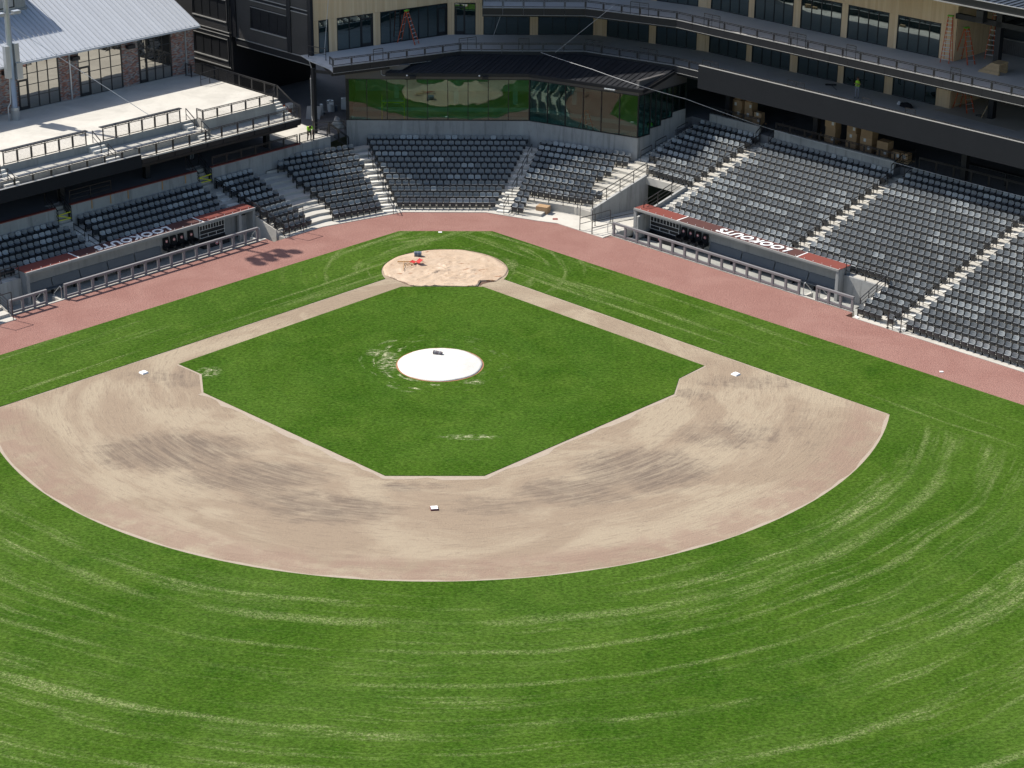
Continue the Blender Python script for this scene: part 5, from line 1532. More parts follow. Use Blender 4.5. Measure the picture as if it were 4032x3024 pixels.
# dark metal building at the left of the clubhouse
MA = -10.6
t_mb = thing('metal_building', FL(MA, 34, 3.4), 'tall black ribbed metal building with long windows above the shaded service yard', 'building')
m = MB(); m.box(FL, -20, MA - .09, 27.0, 37.2, 8.8, 19.0); m.box(FL, -20, MA - .09, 37.2, 60, 3.4, 19.0); wallm = part('wall', 'steel_black', m, t_mb)  # darker than the ribs: the shade between them is put into the colour
mw = [(29.92, 34.5, 9.98, 11.79), (37.9, 42.45, 9.92, 11.75), (37.9, 42.45, 6.53, 8.33)]
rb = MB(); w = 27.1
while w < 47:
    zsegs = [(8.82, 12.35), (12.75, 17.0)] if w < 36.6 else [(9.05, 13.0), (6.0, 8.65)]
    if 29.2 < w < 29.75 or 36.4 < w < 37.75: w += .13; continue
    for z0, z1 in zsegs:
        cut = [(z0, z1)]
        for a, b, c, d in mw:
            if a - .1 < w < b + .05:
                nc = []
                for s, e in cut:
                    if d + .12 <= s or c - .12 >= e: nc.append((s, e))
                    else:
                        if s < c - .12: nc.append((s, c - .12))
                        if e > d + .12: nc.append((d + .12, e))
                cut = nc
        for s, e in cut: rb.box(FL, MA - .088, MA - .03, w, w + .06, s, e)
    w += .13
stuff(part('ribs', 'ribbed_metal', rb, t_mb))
for a, b, c, d in mw:
    window(t_mb, FL(MA - .085, b).xy, FL(MA - .085, a).xy, c, d, 4, 'glass_dark', depth=.05)
    m = MB(); m.box(FL, MA - .085, MA + .03, a - .06, b + .06, c - .09, c - .004); m.box(FL, MA - .085, MA + .0, a - .06, b + .06, d + .004, d + .05); part('sill', 'flashing', m, t_mb)
for w0, w1, z0, z1 in ((27.0, 36.6, 8.74, 8.8), (27.0, 36.5, 12.36, 12.42), (27.0, 36.5, 12.68, 12.74), (37.3, 47, 8.70, 8.76), (37.3, 47, 8.98, 9.04), (37.4, 47, 5.9, 5.98)):
    m = MB(); m.box(FL, MA - .085, MA + .02, w0, w1, z0, z1); part('ledge', 'flashing', m, t_mb)
for w0, w1 in ((29.22, 29.72), (36.45, 37.1)):
    m = MB(); m.box(FL, MA - .085, MA + .06, w0, w1, 8.81, 17); part('pilaster', 'steel_black', m, t_mb)
m = MB(); m.tube([FL(MA + .1, 37.25, 6.0), FL(MA + .1, 37.25, 17)], .07, 8); part('downpipe', 'steel_black', m, t_mb)
m = MB(); m.box(FL, MA - .4, MA - .02, 27.0, 36.6, 8.2, 8.735); part('beam', 'steel_black', m, t_mb)
m = MB(); m.box(FL, MA - .07, MA - .005, 27.0, 36.5, 8.15, 8.196); part('beam_foot', 'flashing', m, t_mb)
m = MB(); m.box(FL, -18, MA - .4, 27.2, 60, 8.3, 8.6); part('yard_ceiling', 'interior_dark', m, t_mb)
m = MB(); m.cube(-6.0, -5.8, 34, 46, 3.4, 8.3); m.box(FL, -20, -10.2, 46, 46.2, 3.4, 8.5); part('yard_wall', 'ribbed_metal', m, t_mb)
m = MB(); m.box(FL, -8.72, -8.42, 24.0, 24.3, 3.4, 8.85); part('corner_column', 'steel_black', m, t_mb)
m = MB(); m.box(FL, MA - .2, MA + .1, 26.6, 26.99, 8.81, 18.7); part('corner_post', 'steel_black', m, t_mb)
m = MB(); m.tube([FL(MA + .15, 26.9, 8.8), FL(-9.6, 25.5, 8.2), FL(-8.3, 24.2, 8.0), FL(-8.3, 24.2, 4.9), FL(-8.1, 23.9, 4.6)], .05, 6); part('drain_pipe', 'flashing', m, t_mb)
m = MB(); m.bar(FL(-8.6, 24.2, 8.6), Vector((-9.0, 21.5, 8.85)), .12, .25); part('tie_beam', 'steel_black', m, t_mb)

# small balcony rail at the wood corner
railing('short black railing on the small balcony at the wood corner', [Vector((-11.6, 25.9, 9.06)), Vector((-10.1, 24.9, 9.06))], .95, 1.7, 'mid', G)
t = thing('balcony', (-11, 25, 9), 'small pale balcony slab at the corner of the wood clad wall', 'balcony')
m = MB(); m.prism([(-12.3, 26.5), (-11.4, 24.7), (-9.4, 21.9), (-8.9, 24.5), (-10.9, 27.2)], 8.985, 9.045, bottom=True); m.build('slab', 'concrete_strip', t)

# ------------------------------------------------------------------ third base concourse
CF = 4.75
m = MB(); m.prism([tuple(FR(CA + .02, 31.05).xy), tuple(FR(17.3, 31.05).xy), tuple(FR(17.3, 31.9).xy), tuple(FR(56, 31.9).xy), tuple(FR(56, 44).xy), tuple(FR(CA, 44).xy)], 3.5, CF)
m.box(FR, -8.0, CA + .01, 30.25, 44, 3.4, CF - .003); m.box(FR, CA + .003, -2.55, 28.9, 31.04, 2.0, 4.03)
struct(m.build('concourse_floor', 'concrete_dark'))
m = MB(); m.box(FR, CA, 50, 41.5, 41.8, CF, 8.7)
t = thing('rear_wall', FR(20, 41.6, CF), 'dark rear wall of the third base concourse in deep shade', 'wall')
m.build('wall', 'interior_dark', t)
m = MB(); m.prism([(18.95, 33.21), (19.2, 33.21), (27.6, 31.2), (29.6, 33.0), (19, 40)], 3.4, 8.7); m.build('side_wall', 'interior_dark', t)
t = thing('back_wall', FR(8, 30.9, 4), 'pale concrete wall behind the seats over the third base dugout', 'wall', 'concrete walls behind the seats')
for a0, a1 in ((-.9, 4.25), (5.75, 17.25)):
    m = MB(); m.box(FR, a0, a1, 31.04, 31.28, 3.7, 5.36); m.build('wall', 'concrete_wall', t)
for i in range(5):
    for a0, a1 in ((4.27, 5.73), (-2.6, -.92)):
        m = MB(); m.box(FR, a0, a1, 31.0 + .3 * i, 31.31 + .3 * i, 3.5, 4.06 + .16 * i); m.build('step', 'concrete_tread', t)
for i, a in enumerate((-.2, 8.7, 22.5, 30.2, 38.0)):
    t = thing('concourse_column', FR(a, 32.6, CF), f'square black column under the lower deck, {ORD[i + 1]} from the left', 'column', 'black columns on the third base concourse')
    m = MB(); m.box(FR, a - .22, a + .22, 32.4, 32.84, CF, 8.69); m.build('shaft', 'steel_black', t)
G = 'black railings on the third base concourse'
railing('black mesh railing on the wall behind the tunnel block', [FR(-.85, 31.16, 5.36), FR(4.2, 31.16, 5.36)], .62, 1.5, 'mesh', G)
railing('black mesh railing on the wall in front of the cardboard boxes', [FR(5.8, 31.16, 5.36), FR(17.2, 31.16, 5.36)], .62, 1.5, 'mesh', G)
railing('black mesh railing behind the right-hand blocks', [FR(18.8, 32.1, CF), FR(40.5, 32.1, CF)], 1.05, 1.6, 'mesh', G)
for i, a in enumerate((4.35, 5.65, 17.4, 18.6)):
    railing(f'sloping black rail at the top of the stair, {ORD[i + 1]} from the left', [FR(a, 30.5, 4.0 if i < 2 else 4.2), FR(a, 31.9, 4.76)], 1.0, 2, 'mid', G)
railing('black guard rail behind the first stair top', [FR(5.7, 32.2, CF), FR(5.7, 33.8, CF)], 1.05, 1.7, 'two', G)
railing('black guard rail behind the second stair top', [FR(17.4, 32.1, CF), FR(17.4, 33.7, CF)], 1.05, 1.7, 'two', G)
t = thing('counter', FR(25, 33.5, CF), 'long black drinks counter on the shaded concourse at the right', 'counter')
m = MB(); m.box(FR, 21.5, 29.5, 33.3, 33.75, CF + 1.0, CF + 1.06); m.build('top', 'steel_black', t)
for a in (21.7, 25.5, 29.2):
    m = MB(); m.box(FR, a, a + .08, 33.45, 33.6, CF, CF + 1.0); m.build('leg', 'steel_black', t)


# ------------------------------------------------------------------ things on the field
def base_bag(c, rz, z, label, thick=.08, side='base_white', print_=False):
    t = thing('base', (c[0], c[1], z), label, 'base', None, rz)
    h = .229
    m = MB(); m.hexa([Vector(p) for p in ((-h, -h, 0), (h, -h, 0), (h, h, 0), (-h, h, 0), (-h + .03, -h + .03, thick), (h - .03, -h + .03, thick), (h - .03, h - .03, thick), (-h + .03, h - .03, thick))])
    link('bag', m.mesh('bag', side), t)
    m = MB(); m.cube(-h + .035, h - .035, -h + .035, h - .035, thick + .001, thick + .006); link('top', m.mesh('top', 'base_white'), t)
    if print_:
        m = MB(); m.cube(-.02, .0, -.02, .18, thick + .008, thick + .01); m.cube(0, .08, -.05, -.03, thick + .008, thick + .01); m.cube(-.11, -.09, -.06, .06, thick + .008, thick + .01); m.cube(-.14, -.11, .04, .06, thick + .008, thick + .01); link('print', m.mesh('print', 'rubber_dark'), t)
    return t
base_bag(uv(27.2, .23), math.radians(45), .001, 'clean white base at first base on the left of the infield')
base_bag(uv(.23, 27.2), math.radians(45), .001, 'clean white base at third base on the right of the infield')
base_bag(uv(27.43, 27.43), math.radians(8), .001, 'second base, a white plate upside down on a dark red underside', .1, 'rubber_red', True)

# home plate cover
def tarp_home():
    me = bpy.data.meshes.new('home_plate_cover'); bm = bmesh.new()
    n, R = 96, 34; yb = -3.47
    def clip(x, y):
        y2 = max(y, yb + .02)
        if x < -2.3: y2 = max(y2, -3.45 + (-(x) - 2.3) * 1.12)
        if x > 2.45: y2 = max(y2, -2.42 if x < 3.7 else -2.42 + (x - 3.7) * 1.9)
        elif x > 1.9: y2 = max(y2, yb)
        return x, y2
    rings = []
    for j in range(R + 1):
        row = []
        for i in range(n):
            a = 2 * math.pi * i / n
            r = 4.52 * j / R * (1 + .012 * math.sin(5 * a + 1) + .01 * math.sin(11 * a))
            x, y = clip(r * math.cos(a), -.2 + r * math.sin(a))
            p = Vector((x * .9, y * 1.7, 0))
            h = abs(mnoise.noise(p * .9)) * .07 + abs(mnoise.noise(p * 2.1 + Vector((5, 2, 1)))) * .05 + max(0, .10 - abs(mnoise.noise(Vector((x * .35 + 3, y * 1.3, 2)))) * .9) * 1.0 + max(0, .06 - abs(mnoise.noise(Vector((x * .9 - y * .8, y * .5 + 7, 4)))) * .6)
            e = j / R
            h = h * (1 - e ** 6 * .6) + .012 + 0.0
            row.append(bm.verts.new((x, y, .012 + h * (1.0 if e < .97 else .15))))
            if j == 0: break
        rings.append(row)
    for j in range(1, R + 1):
        for i in range(n):
            k = (i + 1) % n
            if j == 1: f = (rings[0][0], rings[1][i], rings[1][k])
            else: f = (rings[j - 1][i], rings[j][i], rings[j][k], rings[j - 1][k])
            try: bm.faces.new(f)
            except ValueError: pass
    sk = [bm.verts.new((v.co.x, v.co.y, .0)) for v in rings[R]]
    for i in range(n):
        k = (i + 1) % n
        bm.faces.new((rings[R][i], sk[i], sk[k], rings[R][k]))
    bm.to_mesh(me); bm.free(); me.materials.append(MAT['home_tarp']); me.polygons.foreach_set('use_smooth', [True] * len(me.polygons))
    return tag(link('home_plate_cover', me), 'wrinkled tan tarpaulin with brown puddles covering the home plate circle', 'tarpaulin')
tarp_home()
m = MB(); m.prism([(2.5, -3.4), (2.56, -2.56), (2.8, -2.42), (3.7, -2.42), (3.2, -2.62), (2.75, -2.95)], .0, .006)
t = tag(m.build('tarp_fold', 'damp_earth'), 'dark damp underside of the tarpaulin folded back beside the right base path', 'tarpaulin')
m = MB(); m.prism([(-2.3, -3.48), (-2.75, -3.02), (-4.1, -1.5), (-3.95, -1.35), (-2.4, -3.2)], .0, .006)
t = tag(m.build('tarp_fold', 'damp_earth'), 'dark strip under the left edge of the home plate tarpaulin', 'tarpaulin')
# mound cover
def mound():
    me = bpy.data.meshes.new('mound_cover'); bm = bmesh.new(); n, R = 72, 20; c = Vector((-.05, -17.95, 0)); rings = []
    for j in range(R + 1):
        row = []
        for i in range(n):
            a = 2 * math.pi * i / n; e = j / R; r = 2.76 * e * (1 + .008 * math.sin(7 * a))
            x, y = c.x + r * math.cos(a), c.y + r * math.sin(a)
            h = .26 * (1 - e ** 1.7) + abs(mnoise.noise(Vector((x * 1.5, y * 2.6, 3)))) * .04 + abs(mnoise.noise(Vector((x * 4, y * 6, 1)))) * .015
            row.append(bm.verts.new((x, y, .05 + h)))
            if j == 0: break
        rings.append(row)
    for j in range(1, R + 1):
        for i in range(n):
            k = (i + 1) % n
            bm.faces.new((rings[0][0], rings[1][i], rings[1][k]) if j == 1 else (rings[j - 1][i], rings[j][i], rings[j][k], rings[j - 1][k]))
    sk = [bm.verts.new((v.co.x, v.co.y, .0)) for v in rings[R]]
    for i in range(n): bm.faces.new((rings[R][i], sk[i], sk[(i + 1) % n], rings[R][(i + 1) % n]))
    bm.to_mesh(me); bm.free(); me.materials.append(MAT['mound_tarp']); me.polygons.foreach_set('use_smooth', [True] * len(me.polygons))
    return tag(link('mound_cover', me), 'round white tarpaulin pegged over the pitcher mound', 'tarpaulin')
mound()
m = MB(); pts = arc_pts(2.86, 64, -.05, -17.95, 0, 2 * math.pi); m.prism(pts[:-1], .0, .036)
struct(m.build('mound_skin', 'skin_clay'))
t = thing('rolled_cover', (-.22, -16.68, .2), 'small dark grey rolled bundle lying on the white mound cover', 'bundle')
m = MB(); m.tube([Vector((-.5, -16.58, .36)), Vector((.06, -16.8, .33))], .13, 12); m.build('roll', 'roll_grey', t)
m = MB()
for f in (.25, .75):
    p = Vector((-.5, -16.58, .36)).lerp(Vector((.06, -16.8, .33)), f); d = Vector((.93, -.36, 0)) * .02; m.tube([p - d, p + d], .137, 12)
m.build('strap', 'seat_light', t)
t = thing('lawn_roller', (-2.04, 2.7, .08), 'blue grey water drum of a lawn roller lying on the home plate cover', 'roller')
m = MB(); m.tube([Vector((-2.32, 2.7, .25)), Vector((-1.78, 2.7, .25))], .19, 24); m.build('drum', 'drum_blue', t)
m = MB()
for x in (-2.29, -2.05, -1.81): m.tube([Vector((x - .012, 2.7, .25)), Vector((x + .012, 2.7, .25))], .196, 24)
m.build('rib', 'galvanised', t)
for lb, c, ang in (('red plastic scoop shovel lying face up on the home plate cover', Vector((-2.35, 1.05, .15)), 4.05), ('red plastic scoop shovel propped upright beside the other shovel', Vector((-1.9, .95, .17)), 3.85)):
    t = thing('scoop_shovel', c, lb, 'shovel', 'red shovels on the home plate cover')
    d = Vector((math.cos(ang), math.sin(ang), 0)); s = Vector((-d.y, d.x, 0)); U = Vector((0, 0, 1)); k = .22 if 'upright' in lb else .05
    m = MB()
    for i in range(4):
        a, b = -.22 + .11 * i, -.22 + .11 * (i + 1); za, zb = .35 * (a * a) , .35 * (b * b)
        f0 = c - d * .2 + U * (.02 + k); f1 = c + d * .18 + U * .05
        m.hexa([f0 + s * a + U * (za * 2), f0 + s * b + U * (zb * 2), f1 + s * b + U * zb, f1 + s * a + U * za] + [q + U * .015 for q in (f0 + s * a + U * (za * 2), f0 + s * b + U * (zb * 2), f1 + s * b + U * zb, f1 + s * a + U * za)])
    m.build('blade', 'red_plastic', t)
    m = MB(); m.tube([c + d * .2 + U * .08, c + d * 1.15 + U * .05], .022, 6); m.build('handle', 'wood_handle', t)
t = thing('drag_rake', (-3.0, 1.1, .15), 'long wooden rake with crossbar lying on the home plate cover', 'rake')
m = MB(); m.bar(Vector((-3.5, 1.13, .2)), Vector((-2.55, 1.14, .2)), .09, .07); m.build('crossbar', 'wood_handle', t)
m = MB(); m.tube([Vector((-3.02, 1.1, .2)), Vector((-3.0, -.6, .17))], .022, 6); m.build('handle', 'wood_handle', t)
# white stake markers and small scraps
for lb, c, s in (('small white paper scrap on the grass behind home plate', (-.5, 8.2, .03), .14), ('white scrap on the grass beside the third base track', (32.5, -18.9, .03), .12)):
    t = thing('paper_scrap', c, lb, 'scrap', 'white scraps'); m = MB(); m.cube(c[0] - s, c[0] + s, c[1] - s * .8, c[1] + s * .8, c[2], c[2] + .02); m.build('paper', 'white_paint', t)
t = thing('board_offcut', FR(26.75, 13.55, .06), 'short white board lying on the curb by the third base dugout', 'board'); m = MB(); m.bar(FR(26.6, 13.7, .08), FR(27.0, 13.5, .08), .12, .04); m.build('board', 'white_paint', t)
t = thing('loose_seat', FR(29.2, 13.9, zt(0)), 'detached grey seat lying on the concrete at the foot of the aisle', 'seat')
mt = Matrix.Translation(FR(29.3, 14.2, zt(0) + .35)) @ Matrix.Rotation(RZ_R + .4, 4, 'Z') @ Matrix.Rotation(math.radians(84), 4, 'X') @ Matrix.Translation((0, 0, -.6))
for mb, nm in ((S_BK, 'backrest'), (S_PN, 'seat_pan')):
    k = MB(); k.v = [mt @ v for v in mb.v]; k.f = mb.f; k.mi = mb.mi; k.build(nm, 'seat_light', t)


def box_thing(F, a, w, z, sa, sw, h, label, group, rot=0.0, seed=0):
    o = F(a, w, z); t = thing('cardboard_box', o, label, 'box', group, math.atan2(F.t.y, F.t.x) + rot)
    m = MB(); m.cube(-sa / 2, sa / 2, -sw / 2, sw / 2, 0, h); link('carton', m.mesh('carton', 'cardboard'), t)
    m = MB(); m.cube(-sa / 2 - .003, sa / 2 + .003, -.03, .03, h * .8, h + .004); link('tape', m.mesh('tape', 'tape_tan'), t)
    if seed % 3 != 2:
        x = -sa * .2 if seed % 2 else sa * .15
        m = MB(); m.cube(x, x + .22, -sw / 2 - .006, -sw / 2 - .001, h * .35, h * .35 + .26); link('paper_label', m.mesh('paper_label', 'box_label'), t)
    return t
G = 'cardboard boxes stored on the third base concourse'
stacks = [(.2, 33.5, [(1.0, .8, .75), (1.05, .8, .72), (.62, .5, .62)], 'tall stack at the left end of the concourse'), (1.25, 33.7, [(.8, .7, .75), (.8, .7, .7), (.6, .5, .35)], 'stack just right of the left-end stack'), (2.5, 33.2, [(.8, .6, .5), (.7, .5, .4)], 'low pile by the leaning lumber'),
          (-.6, 33.2, [(.5, .4, .4)], 'pile left of the left-end stack'), (8.2, 33.4, [(.6, .5, .4)], 'pile before the black column'),
          (9.9, 33.2, [(.95, .8, .62), (.95, .8, .62), (1.0, .8, .62), (.9, .75, .66)], 'first tall stack right of the black column'), (11.9, 33.3, [(.95, .8, .6), (.98, .8, .6), (.9, .8, .62), (.85, .7, .64)], 'second tall stack right of the black column'),
          (13.3, 33.3, [(1.1, .85, .6), (1.1, .85, .5), (1.1, .8, .58), (1.0, .8, .6)], 'third tall stack right of the black column'), (14.9, 33.2, [(1.1, .8, .55), (1.0, .8, .6)], 'wide stack right of the tall ones'), (16.1, 33.1, [(.7, .6, .6)], 'pile near the second stair'), (16.9, 33.2, [(.6, .6, .6)], 'rightmost pile by the second stair')]
i = 0
for a, w, bs, where in stacks:
    z = CF + .12
    for j, (sa, sw, h) in enumerate(bs):
        lv = 'only box' if len(bs) == 1 else ('bottom', 'second', 'third', 'top')[j] + ' box' if j < len(bs) - 1 else 'top box'
        box_thing(FR, a + random.uniform(-.04, .04), w, z, sa, sw, h, f'brown cardboard box, {lv} of the {where}', G, random.uniform(-.06, .06), i); z += h + .002; i += 1
    t = thing('pallet', FR(a, w, CF), f'wooden pallet under the {where}'.replace('pile', 'boxes'), 'pallet', 'pallets under the boxes')
    m = MB()
    for k in range(3): m.box(FR, a - .5, a + .5, w - .45 + .4 * k, w - .35 + .4 * k, CF, CF + .08)
    for k in range(6): m.box(FR, a - .5 + .18 * k, a - .39 + .18 * k, w - .45, w + .45, CF + .081, CF + .112)
    m.build('slats', 'lumber', t)
m0 = T_BR * .95 + N_BR * 14.9
t = thing('cardboard_box', (m0.x, m0.y, .055), 'lone closed cardboard box standing on the apron in the sun', 'box', None, RZ_BR)
m = MB(); m.cube(-.48, .48, -.33, .33, 0, .56); link('carton', m.mesh('carton', 'cardboard'), t)
m = MB(); m.cube(-.49, .49, -.03, .03, .4, .566); link('tape', m.mesh('tape', 'tape_tan'), t)
t = thing('drain_cover', FR(-1.9, 13.9, .055), 'rusty square drain cover in the apron', 'drain'); p = T_BR * 2.45 + N_BR * 13.9
m = MB(); m.cube(p.x - .2, p.x + .2, p.y - .2, p.y + .2, .056, .066); m.build('cover', 'rust_red', t)


# ------------------------------------------------------------------ ladders, lumber, tools on the decks
def stepladder(c, rz, H, steps, label, spread=.95, cap='safety_green', col='ladder_orange'):
    t = thing('stepladder', c, label, 'ladder', 'orange stepladders', rz)
    wb, wt = .34, .17
    for s in (-1, 1):
        m = MB(); m.bar(Vector((s * wb, -spread, 0)), Vector((s * wt, 0, H)), .075, .05); link('front_rail', m.mesh('front_rail', col), t)
        m = MB(); m.bar(Vector((s * wb, spread * .8, 0)), Vector((s * wt, .06, H)), .06, .04); link('rear_rail', m.mesh('rear_rail', col), t)
    for i in range(steps):
        f = (i + .9) / (steps + .6); x = wb + (wt - wb) * f
        m = MB(); m.cube(-x, x, -spread * (1 - f) - .045, -spread * (1 - f) + .045, H * f - .02, H * f + .02); link('step', m.mesh('step', 'aluminium'), t)
        if i % 2 == 0:
            m = MB(); m.cube(-x, x, spread * .8 * (1 - f) - .015, spread * .8 * (1 - f) + .015, H * f - .015, H * f + .015); link('brace', m.mesh('brace', 'aluminium'), t)
    m = MB(); m.cube(-wt - .05, wt + .05, -.1, .16, H - .01, H + .07); link('cap', m.mesh('cap', cap), t)
pd = Vector(B) - Vector(A); pd.normalize()
pc = Vector(A) + pd * 8.7 + Vector((pd.y, -pd.x)) * .75
stepladder((pc.x, pc.y, FLOOR1 + .012), math.radians(62), 2.75, 8, 'orange stepladder standing before the wide window on the left deck')
pos = FR(18.75, 34.7, FLOOR2); stepladder(pos, RZ_R + .25, 3.5, 11, 'tall orange stepladder with silver steps at the wood wall corner', .45)
pos = FR(19.7, 35.6, FLOOR2 + .01); stepladder(pos, RZ_R + 1.2, 2.6, 7, 'orange stepladder with green cap on the upper deck')
pos = FR(20.0, 35.6, FLOOR1 + .01); stepladder(pos, RZ_R + 1.25, 2.6, 7, 'orange stepladder on the lower deck beneath the upper deck', cap='ladder_orange')
pos = FR(20.4, 38.6, FLOOR2 + .01); stepladder(pos, RZ_R + .2, 4.6, 12, 'orange stepladder half hidden behind the black cross beam')
pos = Vector((11.2, 22.6, 3.62)); stepladder(pos, .5, 1.9, 5, 'orange stepladder standing inside the glass club', cap='ladder_orange')
t = thing('lumber_stack', FR(22.9, 34.6, FLOOR2), 'stepped stack of pale timber boards on the upper deck', 'lumber')
for r in range(9):
    ln = 1.75 - .02 * r; n = 6
    for j in range(n):
        a0 = 22.0 + .12 * r + random.uniform(-.03, .03)
        key = ('pl', 0)
        m = MB(); wv = 34.0 + .2 * j; m.box(FR, a0, 23.75 + random.uniform(-.03, .03), wv, wv + .19, FLOOR2 + .012 + .095 * r, FLOOR2 + .012 + .095 * r + .085)
        if j == 0 or r == 8 or j == n - 1: m.build('plank', 'lumber', t)
for i, a in enumerate((8.0, 8.4, 17.9, 26.4)):
    pass
for i, (a, lb) in enumerate(((.45, 'pale timber block on the upper deck strip, left one'), (9.15, 'pale timber block on the upper deck strip, middle one'), (16.6, 'pale timber block on the upper deck strip, third one'), (25.6, 'pale timber block on the upper deck strip, rightmost one'))):
    t = thing('timber_block', FR(a, 29.1, FLOOR2 + .013), lb, 'timber', 'timber blocks on the upper deck')
    m = MB(); m.box(FR, a, a + .55, 29.1, 29.3, FLOOR2 + .013, FLOOR2 + .3); m.box(FR, a + .75, a + 1.25, 29.12, 29.3, FLOOR2 + .013, FLOOR2 + .2); m.build('block', 'lumber', t)
t = thing('push_broom', FR(9.0, 33.7, FLOOR1), 'wide black push broom lying on the lower deck floor', 'broom')
m = MB(); m.bar(FR(8.45, 33.75, FLOOR1 + .08), FR(9.1, 34.35, FLOOR1 + .08), .1, .12); m.build('head', 'rubber_dark', t)
m = MB(); m.tube([FR(8.8, 34.0, FLOOR1 + .1), FR(9.95, 33.2, FLOOR1 + .04)], .022, 6); m.build('handle', 'rubber_dark', t)
def blob(name, parent, c, r, mat, seed, sub=3, amp=.25):
    bm = bmesh.new(); bmesh.ops.create_icosphere(bm, subdivisions=sub, radius=1.0)
    for v in bm.verts:
        k = 1 + amp * mnoise.noise(v.co * 1.6 + Vector((seed, 0, 0))) + amp * .5 * mnoise.noise(v.co * 4 + Vector((0, seed, 0)))
        v.co = Vector((v.co.x * r[0] * k, v.co.y * r[1] * k, max(-.3, v.co.z) * r[2] * k))
    me = bpy.data.meshes.new(name); bm.to_mesh(me); bm.free(); me.materials.append(MAT[mat]); me.polygons.foreach_set('use_smooth', [True] * len(me.polygons))
    return link(name, me, parent, Vector(c) - parent.location, RZ_R)
t = thing('black_bag', FR(16.4, 33.2, FLOOR1), 'crumpled black bag lying on the lower deck before the last window', 'bag')
blob('sack', t, FR(16.5, 33.15, FLOOR1 + .1), (.62, .26, .26), 'cloth_black', 3)
blob('white_bundle', t, FR(15.75, 33.35, FLOOR1 + .08), (.18, .15, .2), 'box_label', 5)
t = thing('loudspeaker', FR(21.7, 34.8, 16.5), 'black box loudspeaker mounted on the cross beam above the upper deck', 'speaker')
m = MB(); m.box(FR, 21.0, 21.6, 34.6, 35.2, 16.2, 17.1); m.build('cabinet', 'speaker_black', t)
m = MB(); m.box(FR, 21.04, 21.56, 34.58, 34.598, 16.25, 16.62); m.build('grille', 'rubber_dark', t)
t = thing('coiled_cable', FR(22.2, 34.9, FLOOR1), 'coiled black cable on the lower deck beside the black column', 'cable')
m = MB(); c = FR(21.8, 35.1, FLOOR1 + .04); m.tube([c + Vector((math.cos(i * .5) * (.2 + .005 * i), math.sin(i * .5) * (.16 + .004 * i), .001 * i)) for i in range(26)], .018, 5); m.build('coil', 'rubber_dark', t)
t = thing('leaning_board', FR(22.3, 34.9, FLOOR1), 'pale board leaning against the black column on the lower deck', 'board'); m = MB(); m.bar(FR(22.2, 34.75, FLOOR1 + .02), FR(22.5, 34.95, FLOOR1 + .95), .14, .04); m.build('board', 'lumber', t)
t = thing('timber_strips', Vector((14, 25.3, FLOOR1)), 'loose pale timber strips lying along the lower deck edge', 'timber')
for k, (s0, s1) in enumerate(((1.2, 3.6), (2.6, 5.2))):
    dd = (e3 - e2).normalized(); nn = Vector((-dd.y, dd.x, 0)); p = e2 + dd * s0 + nn * (.4 + .25 * k); q = e2 + dd * s1 + nn * (.45 + .2 * k)
    m = MB(); m.bar(p + Vector((0, 0, FLOOR1 + .06)), q + Vector((0, 0, FLOOR1 + .06)), .12, .05); m.build('strip', 'lumber', t)
# inside the glass club: scaffold and buckets
t = thing('scaffold', (-4.5, 25.2, 3.6), 'yellow rolling scaffold standing inside the glass club', 'scaffold')
m = MB()
for x in (-5.6, -3.75):
    for y in (25.0, 25.65): m.bar(Vector((x, y, 3.62)), Vector((x, y, 6.0)), .06)
    m.bar(Vector((x, 25.0, 4.5)), Vector((x, 25.65, 4.5)), .05); m.bar(Vector((x, 25.0, 5.9)), Vector((x, 25.65, 5.9)), .05)
m.build('frame', 'yellow_paint', t)
m = MB(); m.cube(-5.6, -3.75, 24.95, 25.7, 5.6, 5.66); m.build('platform', 'flashing', t)
m = MB(); m.bar(Vector((-5.6, 25.0, 5.5)), Vector((-3.75, 25.0, 5.5)), .06, .1); m.bar(Vector((-5.6, 25, 5.1)), Vector((-5.2, 25, 5.5)), .05); m.bar(Vector((-3.75, 25, 5.1)), Vector((-4.15, 25, 5.5)), .05); m.build('brace', 'yellow_paint', t)
for i, x in enumerate((2.1, 2.75)):
    t = thing('bucket', (x, 25.2, 3.62), ('left' if i == 0 else 'right') + ' white bucket on the floor inside the glass club', 'bucket', 'white buckets')
    m = MB(); m.tube([Vector((x, 25.2, 3.62)), Vector((x, 25.2, 4.0))], [.13, .16], 12); m.build('pail', 'white_paint', t)
# clutter in the service yard
G = 'clutter in the service yard'
rnd2 = random.Random(11)
for i in range(9):
    x, y = -11.2 + rnd2.uniform(0, 2.2), 28.4 + rnd2.uniform(0, 2.0); h = rnd2.uniform(.3, 1.3); s = rnd2.uniform(.14, .34)
    kind = ('bucket', 'crate', 'tool_case')[i % 3]
    t = thing(kind, (x, y, 3.4), ('pale' if i % 2 else 'dark') + f' {kind.replace("_", " ")} in the shaded clutter beside the glass club, {ORD[i + 1]} item', kind.replace('_', ' '), G)
    m = MB()
    if i % 3 == 0: m.tube([Vector((x, y, 3.4)), Vector((x, y, 3.4 + h * .5))], [s * .8, s], 12)
    else: m.cube(x - s, x + s, y - s * .7, y + s * .7, 3.4, 3.4 + h); m.cube(x - s * .3, x + s * .3, y - .03, y + .03, 3.4 + h, 3.46 + h)
    m.build('body', ('helmet_white', 'interior_wall', 'drum_blue', 'galvanised')[i % 4], t)
